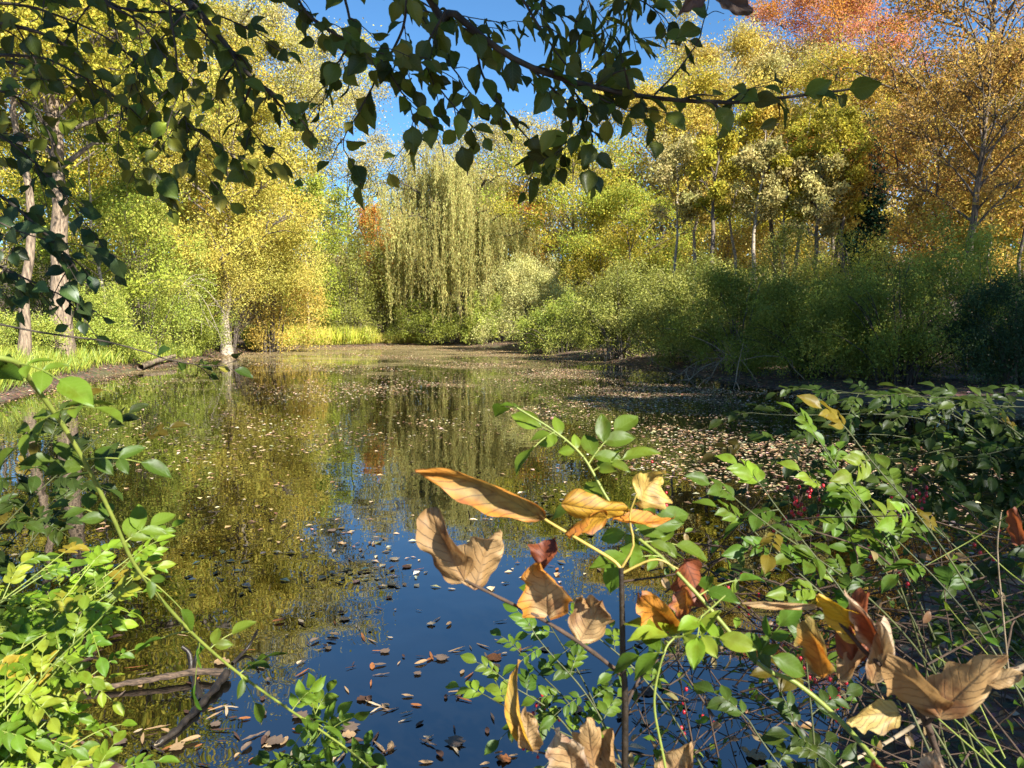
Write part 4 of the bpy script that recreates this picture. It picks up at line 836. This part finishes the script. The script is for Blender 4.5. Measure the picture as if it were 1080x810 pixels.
# ================================================================ OVERHANGING TREE
trunk0 = np.array([-2.6, -1.4, H(-2.6, -1.4)])
root = empty('overhanging_tree', trunk0, 'shaded leafy tree whose branches hang down across the top of the picture', 'tree')
TB = Tubes(10); TB.add(smooth_path([trunk0, [-2.5, -1.3, 1.5], [-2.3, -1.1, 3.2], [-2.0, -.8, 5.0], [-1.8, -.6, 7.5]], 16), np.linspace(.22, .07, 16))
TB.build('trunk', M_BARKD, root, origin=trunk0)
ELM = [(.085, .11, .014), (.12, .14, .018), (.06, .08, .012), (.17, .19, .022)]
def elm_branch(paths, seed, leaf=.07, step=.03, wid=.7, sub=5, pal=ELM, r=.007, sublen=.18, tmpl=T_OVATE, hang=.45, extra=None, mat=None, trunk_mat=None):
    rg = np.random.default_rng(seed); TB = Tubes(6); LV = Leaves()
    def put(pth, f0, st, lf):
        seg = np.linalg.norm(np.diff(pth, axis=0), axis=1); cum = np.r_[0, np.cumsum(seg)]; s_ = f0*cum[-1]; sg = 1
        while s_ < cum[-1]:
            p = np.array([np.interp(s_, cum, pth[:, k]) for k in range(3)]); i = min(np.searchsorted(cum, s_), len(pth)-1); t = nrmz(pth[i]-pth[max(i-1, 0)])
            sd = nrmz(np.cross(t, np.array([0, 0, 1.])+rg.normal(0, .3, 3)))*sg
            a = nrmz(t*.7+sd*rg.uniform(.5, 1.2)+np.array([0, 0, -hang*rg.uniform(.1, 1.3)])+rg.normal(0, .38, 3)*np.array([1, .6, 1])); L = lf*rg.uniform(.6, 1.15)
            pet = a*.008; TB.add(np.array([p, p+pet]), .0008)
            nh = np.array([0, -.8, .35])+rg.normal(0, .42, 3)
            c = pick(rg, pal, 1, .2)[0]
            if rg.uniform() < .07: c = np.array([.22, .2, .03])*rg.uniform(.5, 1.2)
            LV.add(p+pet, a, nh, L, L*wid*rg.uniform(.85, 1.1), c); sg = -sg; s_ += st*rg.uniform(.6, 1.4)
    for pp in paths:
        pts, rr, fst = pp[0], (pp[1] if len(pp) > 1 else r), (pp[2] if len(pp) > 2 else .1)
        pth = smooth_path([np.array(q) if len(q) == 3 and isinstance(q, np.ndarray) else P(*q) for q in pts], 40)
        pth += np.cumsum(rg.normal(0, .0015, pth.shape), 0)*np.linspace(0, 1, 40)[:, None]
        TB.add(pth, np.linspace(rr, rr*.25, 40)); put(pth, fst, step*1.1, leaf)
        for q in range(sub):
            i0 = int((fst+(.95-fst)*(q+rg.uniform(0, 1))/sub)*39); t = nrmz(pth[min(i0+1, 39)]-pth[i0-1]); d = nrmz(t*.7+rg.normal(0, .6, 3)*np.array([1, .6, .7])+np.array([0, 0, -.4]))*sublen*rg.uniform(.5, 1.2)
            sp_ = smooth_path([pth[i0], pth[i0]+d*.5+np.array([0, 0, .01]), pth[i0]+d], 10); TB.add(sp_, np.linspace(rr*.4, .0008, 10)); put(sp_, .15, step, leaf*.95)
    b = TB.build('branch', trunk_mat or M_BARKD, root, origin=trunk0); LV.build('foliage', mat or M_ELM, b, tmpl, True, origin=trunk0); return b
J = [-1.8, -.5, 4.3]; J = np.array(J)
# the long horizontal branch to the right
elm_branch([([np.array([-2.0, -.8, 4.8]), np.array([-.9, .9, 3.6]), (430, -40, 2.0), (480, 15, 2.0), (545, 65, 2.05), (620, 90, 2.05), (700, 104, 2.05), (770, 108, 2.05), (830, 103, 2.05), (905, 92, 2.05)], .012, .42)], 1001, leaf=.072, step=.055, sub=9, sublen=.13)
elm_branch([([(690, 100, 2.05), (715, 75, 2.05), (735, 45, 2.05), (742, 15, 2.0), (752, -30, 2.0)], .003, .05), ([(780, 107, 2.05), (800, 90, 2.03), (835, 80, 2.03)], .002, .1)], 1002, leaf=.068, step=.065, sub=1, sublen=.08)
# drooping clusters in the centre
elm_branch([([(500, 30, 2.05), (510, 80, 2.1), (540, 125, 2.1), (570, 165, 2.15), (560, 190, 2.15)], .004, .1), ([(560, 72, 2.05), (600, 110, 2.1), (625, 140, 2.1), (630, 165, 2.1)], .004, .1), ([(470, 10, 2.0), (450, 60, 2.0), (480, 110, 2.05), (520, 145, 2.1)], .004, .1), ([(600, 88, 2.05), (650, 110, 2.05), (690, 125, 2.05)], .003, .1), ([(540, -20, 2.1), (570, 30, 2.1), (600, 70, 2.1), (640, 95, 2.1)], .004, .1)], 1003, leaf=.066, step=.042, sub=5, sublen=.13)
elm_branch([([(430, -30, 1.9), (425, 30, 1.95), (400, 80, 2.0), (380, 120, 2.0), (365, 155, 2.0), (380, 185, 2.0)], .004, .1), ([(400, 60, 2.0), (430, 110, 2.0), (440, 150, 2.0)], .003, .1), ([(360, -20, 1.95), (370, 40, 1.95), (350, 80, 2.0), (340, 120, 2.0)], .004, .1), ([(300, -30, 1.9), (330, 20, 1.9), (390, 50, 1.9), (450, 60, 1.95)], .004, .1)], 1004, leaf=.064, step=.042, sub=5, sublen=.12)
# left branches
elm_branch([([np.array([-2.2, -1.0, 4.0]), np.array([-1.7, .8, 3.2]), (150, -40, 1.9), (205, 5, 1.9), (240, 45, 1.9), (265, 75, 1.9), (300, 100, 1.95), (320, 130, 1.95)], .012, .45), ([(175, -20, 1.8), (185, 50, 1.8), (195, 110, 1.8), (205, 185, 1.8)], .0035, .45), ([(205, 5, 1.9), (170, 40, 1.85), (140, 80, 1.85), (150, 120, 1.85)], .003, .1)], 1005, leaf=.056, step=.042, sub=8, sublen=.13)
elm_branch([([(195, 110, 1.8), (170, 140, 1.8), (155, 170, 1.8), (185, 195, 1.8)], .002, .1), ([(198, 130, 1.8), (225, 150, 1.8), (250, 165, 1.8), (285, 175, 1.8)], .002, .1)], 1006, leaf=.06, step=.03, sub=3, sublen=.09)
elm_branch([([(-60, 20, 1.7), (0, 25, 1.7), (50, 40, 1.7), (90, 70, 1.75), (120, 110, 1.8)], .006, .1), ([(-50, -40, 1.7), (20, -20, 1.7), (90, 0, 1.75), (150, 30, 1.8), (180, 70, 1.8)], .006, .1), ([(-60, 90, 1.7), (0, 95, 1.7), (40, 110, 1.7), (70, 120, 1.7)], .004, .1), ([(-50, 60, 2.1), (40, 60, 2.1), (100, 90, 2.1), (160, 140, 2.1)], .005, .1), ([(60, -30, 2.1), (130, 10, 2.1), (230, 20, 2.1), (300, 60, 2.1)], .005, .1)], 1007, leaf=.052, step=.045, sub=6, sublen=.14)
elm_branch([([(-70, 180, 2.0), (-10, 200, 2.0), (40, 235, 2.0), (80, 270, 2.0), (95, 300, 2.0)], .006, .1), ([(-60, 260, 2.0), (0, 280, 2.0), (50, 300, 2.0), (100, 320, 2.0)], .005, .1), ([(-60, 120, 2.1), (10, 150, 2.1), (60, 200, 2.1), (90, 250, 2.1)], .004, .1), ([(-40, 215, 1.9), (30, 250, 1.9), (70, 262, 1.9)], .003, .1)], 1008, leaf=.056, step=.042, sub=8, sublen=.15, pal=DARKG)
elm_branch([([(-60, 330, 1.7), (40, 350, 1.7), (120, 362, 1.7), (180, 378, 1.7), (225, 385, 1.7), (250, 380, 1.7)], .003, .72)], 1009, leaf=.05, step=.04, sub=2, sublen=.07, pal=ROSED, hang=.1)
elm_branch([([(330, -40, 2.3), (400, -10, 2.3), (470, 20, 2.3), (530, 50, 2.3), (580, 100, 2.3)], .004, .1), ([(520, -40, 2.3), (560, 0, 2.3), (610, 25, 2.3), (650, 60, 2.3)], .004, .1), ([(620, -40, 2.2), (660, -10, 2.2), (700, 20, 2.2), (715, 60, 2.2)], .003, .1), ([(250, -40, 2.2), (300, 0, 2.2), (350, 30, 2.2), (410, 70, 2.2)], .004, .1), ([(390, -40, 2.2), (440, 10, 2.2), (470, 60, 2.2), (500, 100, 2.2), (530, 120, 2.2)], .004, .1), ([(600, 90, 2.1), (620, 120, 2.1), (600, 150, 2.1), (575, 175, 2.1)], .003, .1)], 1011, leaf=.062, step=.045, sub=6, sublen=.12)
elm_branch([([(-60, 0, 2.2), (40, 10, 2.2), (130, 50, 2.2), (190, 110, 2.2)], .005, .1), ([(-60, 140, 2.2), (10, 150, 2.2), (60, 175, 2.2)], .004, .1), ([(100, -40, 2.2), (200, 20, 2.2), (250, 80, 2.2), (260, 130, 2.2), (290, 160, 2.2)], .005, .1), ([(-60, 50, 1.9), (20, 70, 1.9), (70, 90, 1.9)], .004, .1)], 1012, leaf=.052, step=.05, sub=6, sublen=.15)
# narrow-leaved (willow-like) sprays at the top
elm_branch([([(600, -40, 2.5), (620, 0, 2.5), (640, 40, 2.5), (650, 80, 2.5)], .003, .2), ([(680, -40, 2.5), (670, 0, 2.5), (665, 30, 2.5), (680, 55, 2.5)], .003, .2), ([(580, -40, 2.5), (570, 10, 2.5), (580, 50, 2.5)], .003, .1), ([(690, -30, 2.5), (660, -5, 2.5), (620, 15, 2.5)], .003, .1), ([(400, -40, 2.4), (440, 0, 2.4), (500, 20, 2.4), (560, 25, 2.4)], .003, .1)], 1010, leaf=.095, step=.04, wid=.17, sub=5, sublen=.14, hang=.9)
# two dead leaves at the top
TBx = Tubes(5); TBx.add(smooth_path([P(735, -30, 1.6), P(750, -8, 1.6), P(762, 0, 1.6)], 8), .002); bx_ = TBx.build('branch', M_BARKD, root, origin=trunk0)
dry_leaf(bx_, 755, -8, 790, 16, 24, 1.6, 1.6, .3, .6, .4, (.14, .08, .05), 995, (.1, .06, .04), .35, .2, origin=trunk0)
dry_leaf(bx_, 745, -10, 712, 12, 20, 1.6, 1.6, .3, .8, .4, (.2, .1, .06), 996, (.14, .08, .05), .3, .2, origin=trunk0)
# upper crown that shades the hanging branches (above and behind the camera)
rg = np.random.default_rng(1020); LV = Leaves(); TB = Tubes(6); C = []
for k in range(46):
    # targets: hanging leaves at about (x, 2, z) pushed towards the sun
    px = rg.uniform(-80, 960); py = rg.uniform(-120, 240 if px < 300 else 170); q = P(px, py, 2.1); tt_ = rg.uniform(1.6, 4.2)
    c = q+np.array(SUND)*tt_; C.append(c)
    st = np.array([-1.8, -.6, 5.5+rg.uniform(0, 1.5)]); TB.add(smooth_path([st, (st+c)/2+np.array([0, 0, .5]), c], 8), np.linspace(.03, .006, 8))
C = np.array(C)
leaves_at(rg, LV, C, np.array([.30, .30, .22]), 190, .085, ELM, asp=.62)
b = TB.build('branch', M_BARKD, root, origin=trunk0); LV.build('foliage', M_ELM, b, T_RHOMB, False, origin=trunk0)
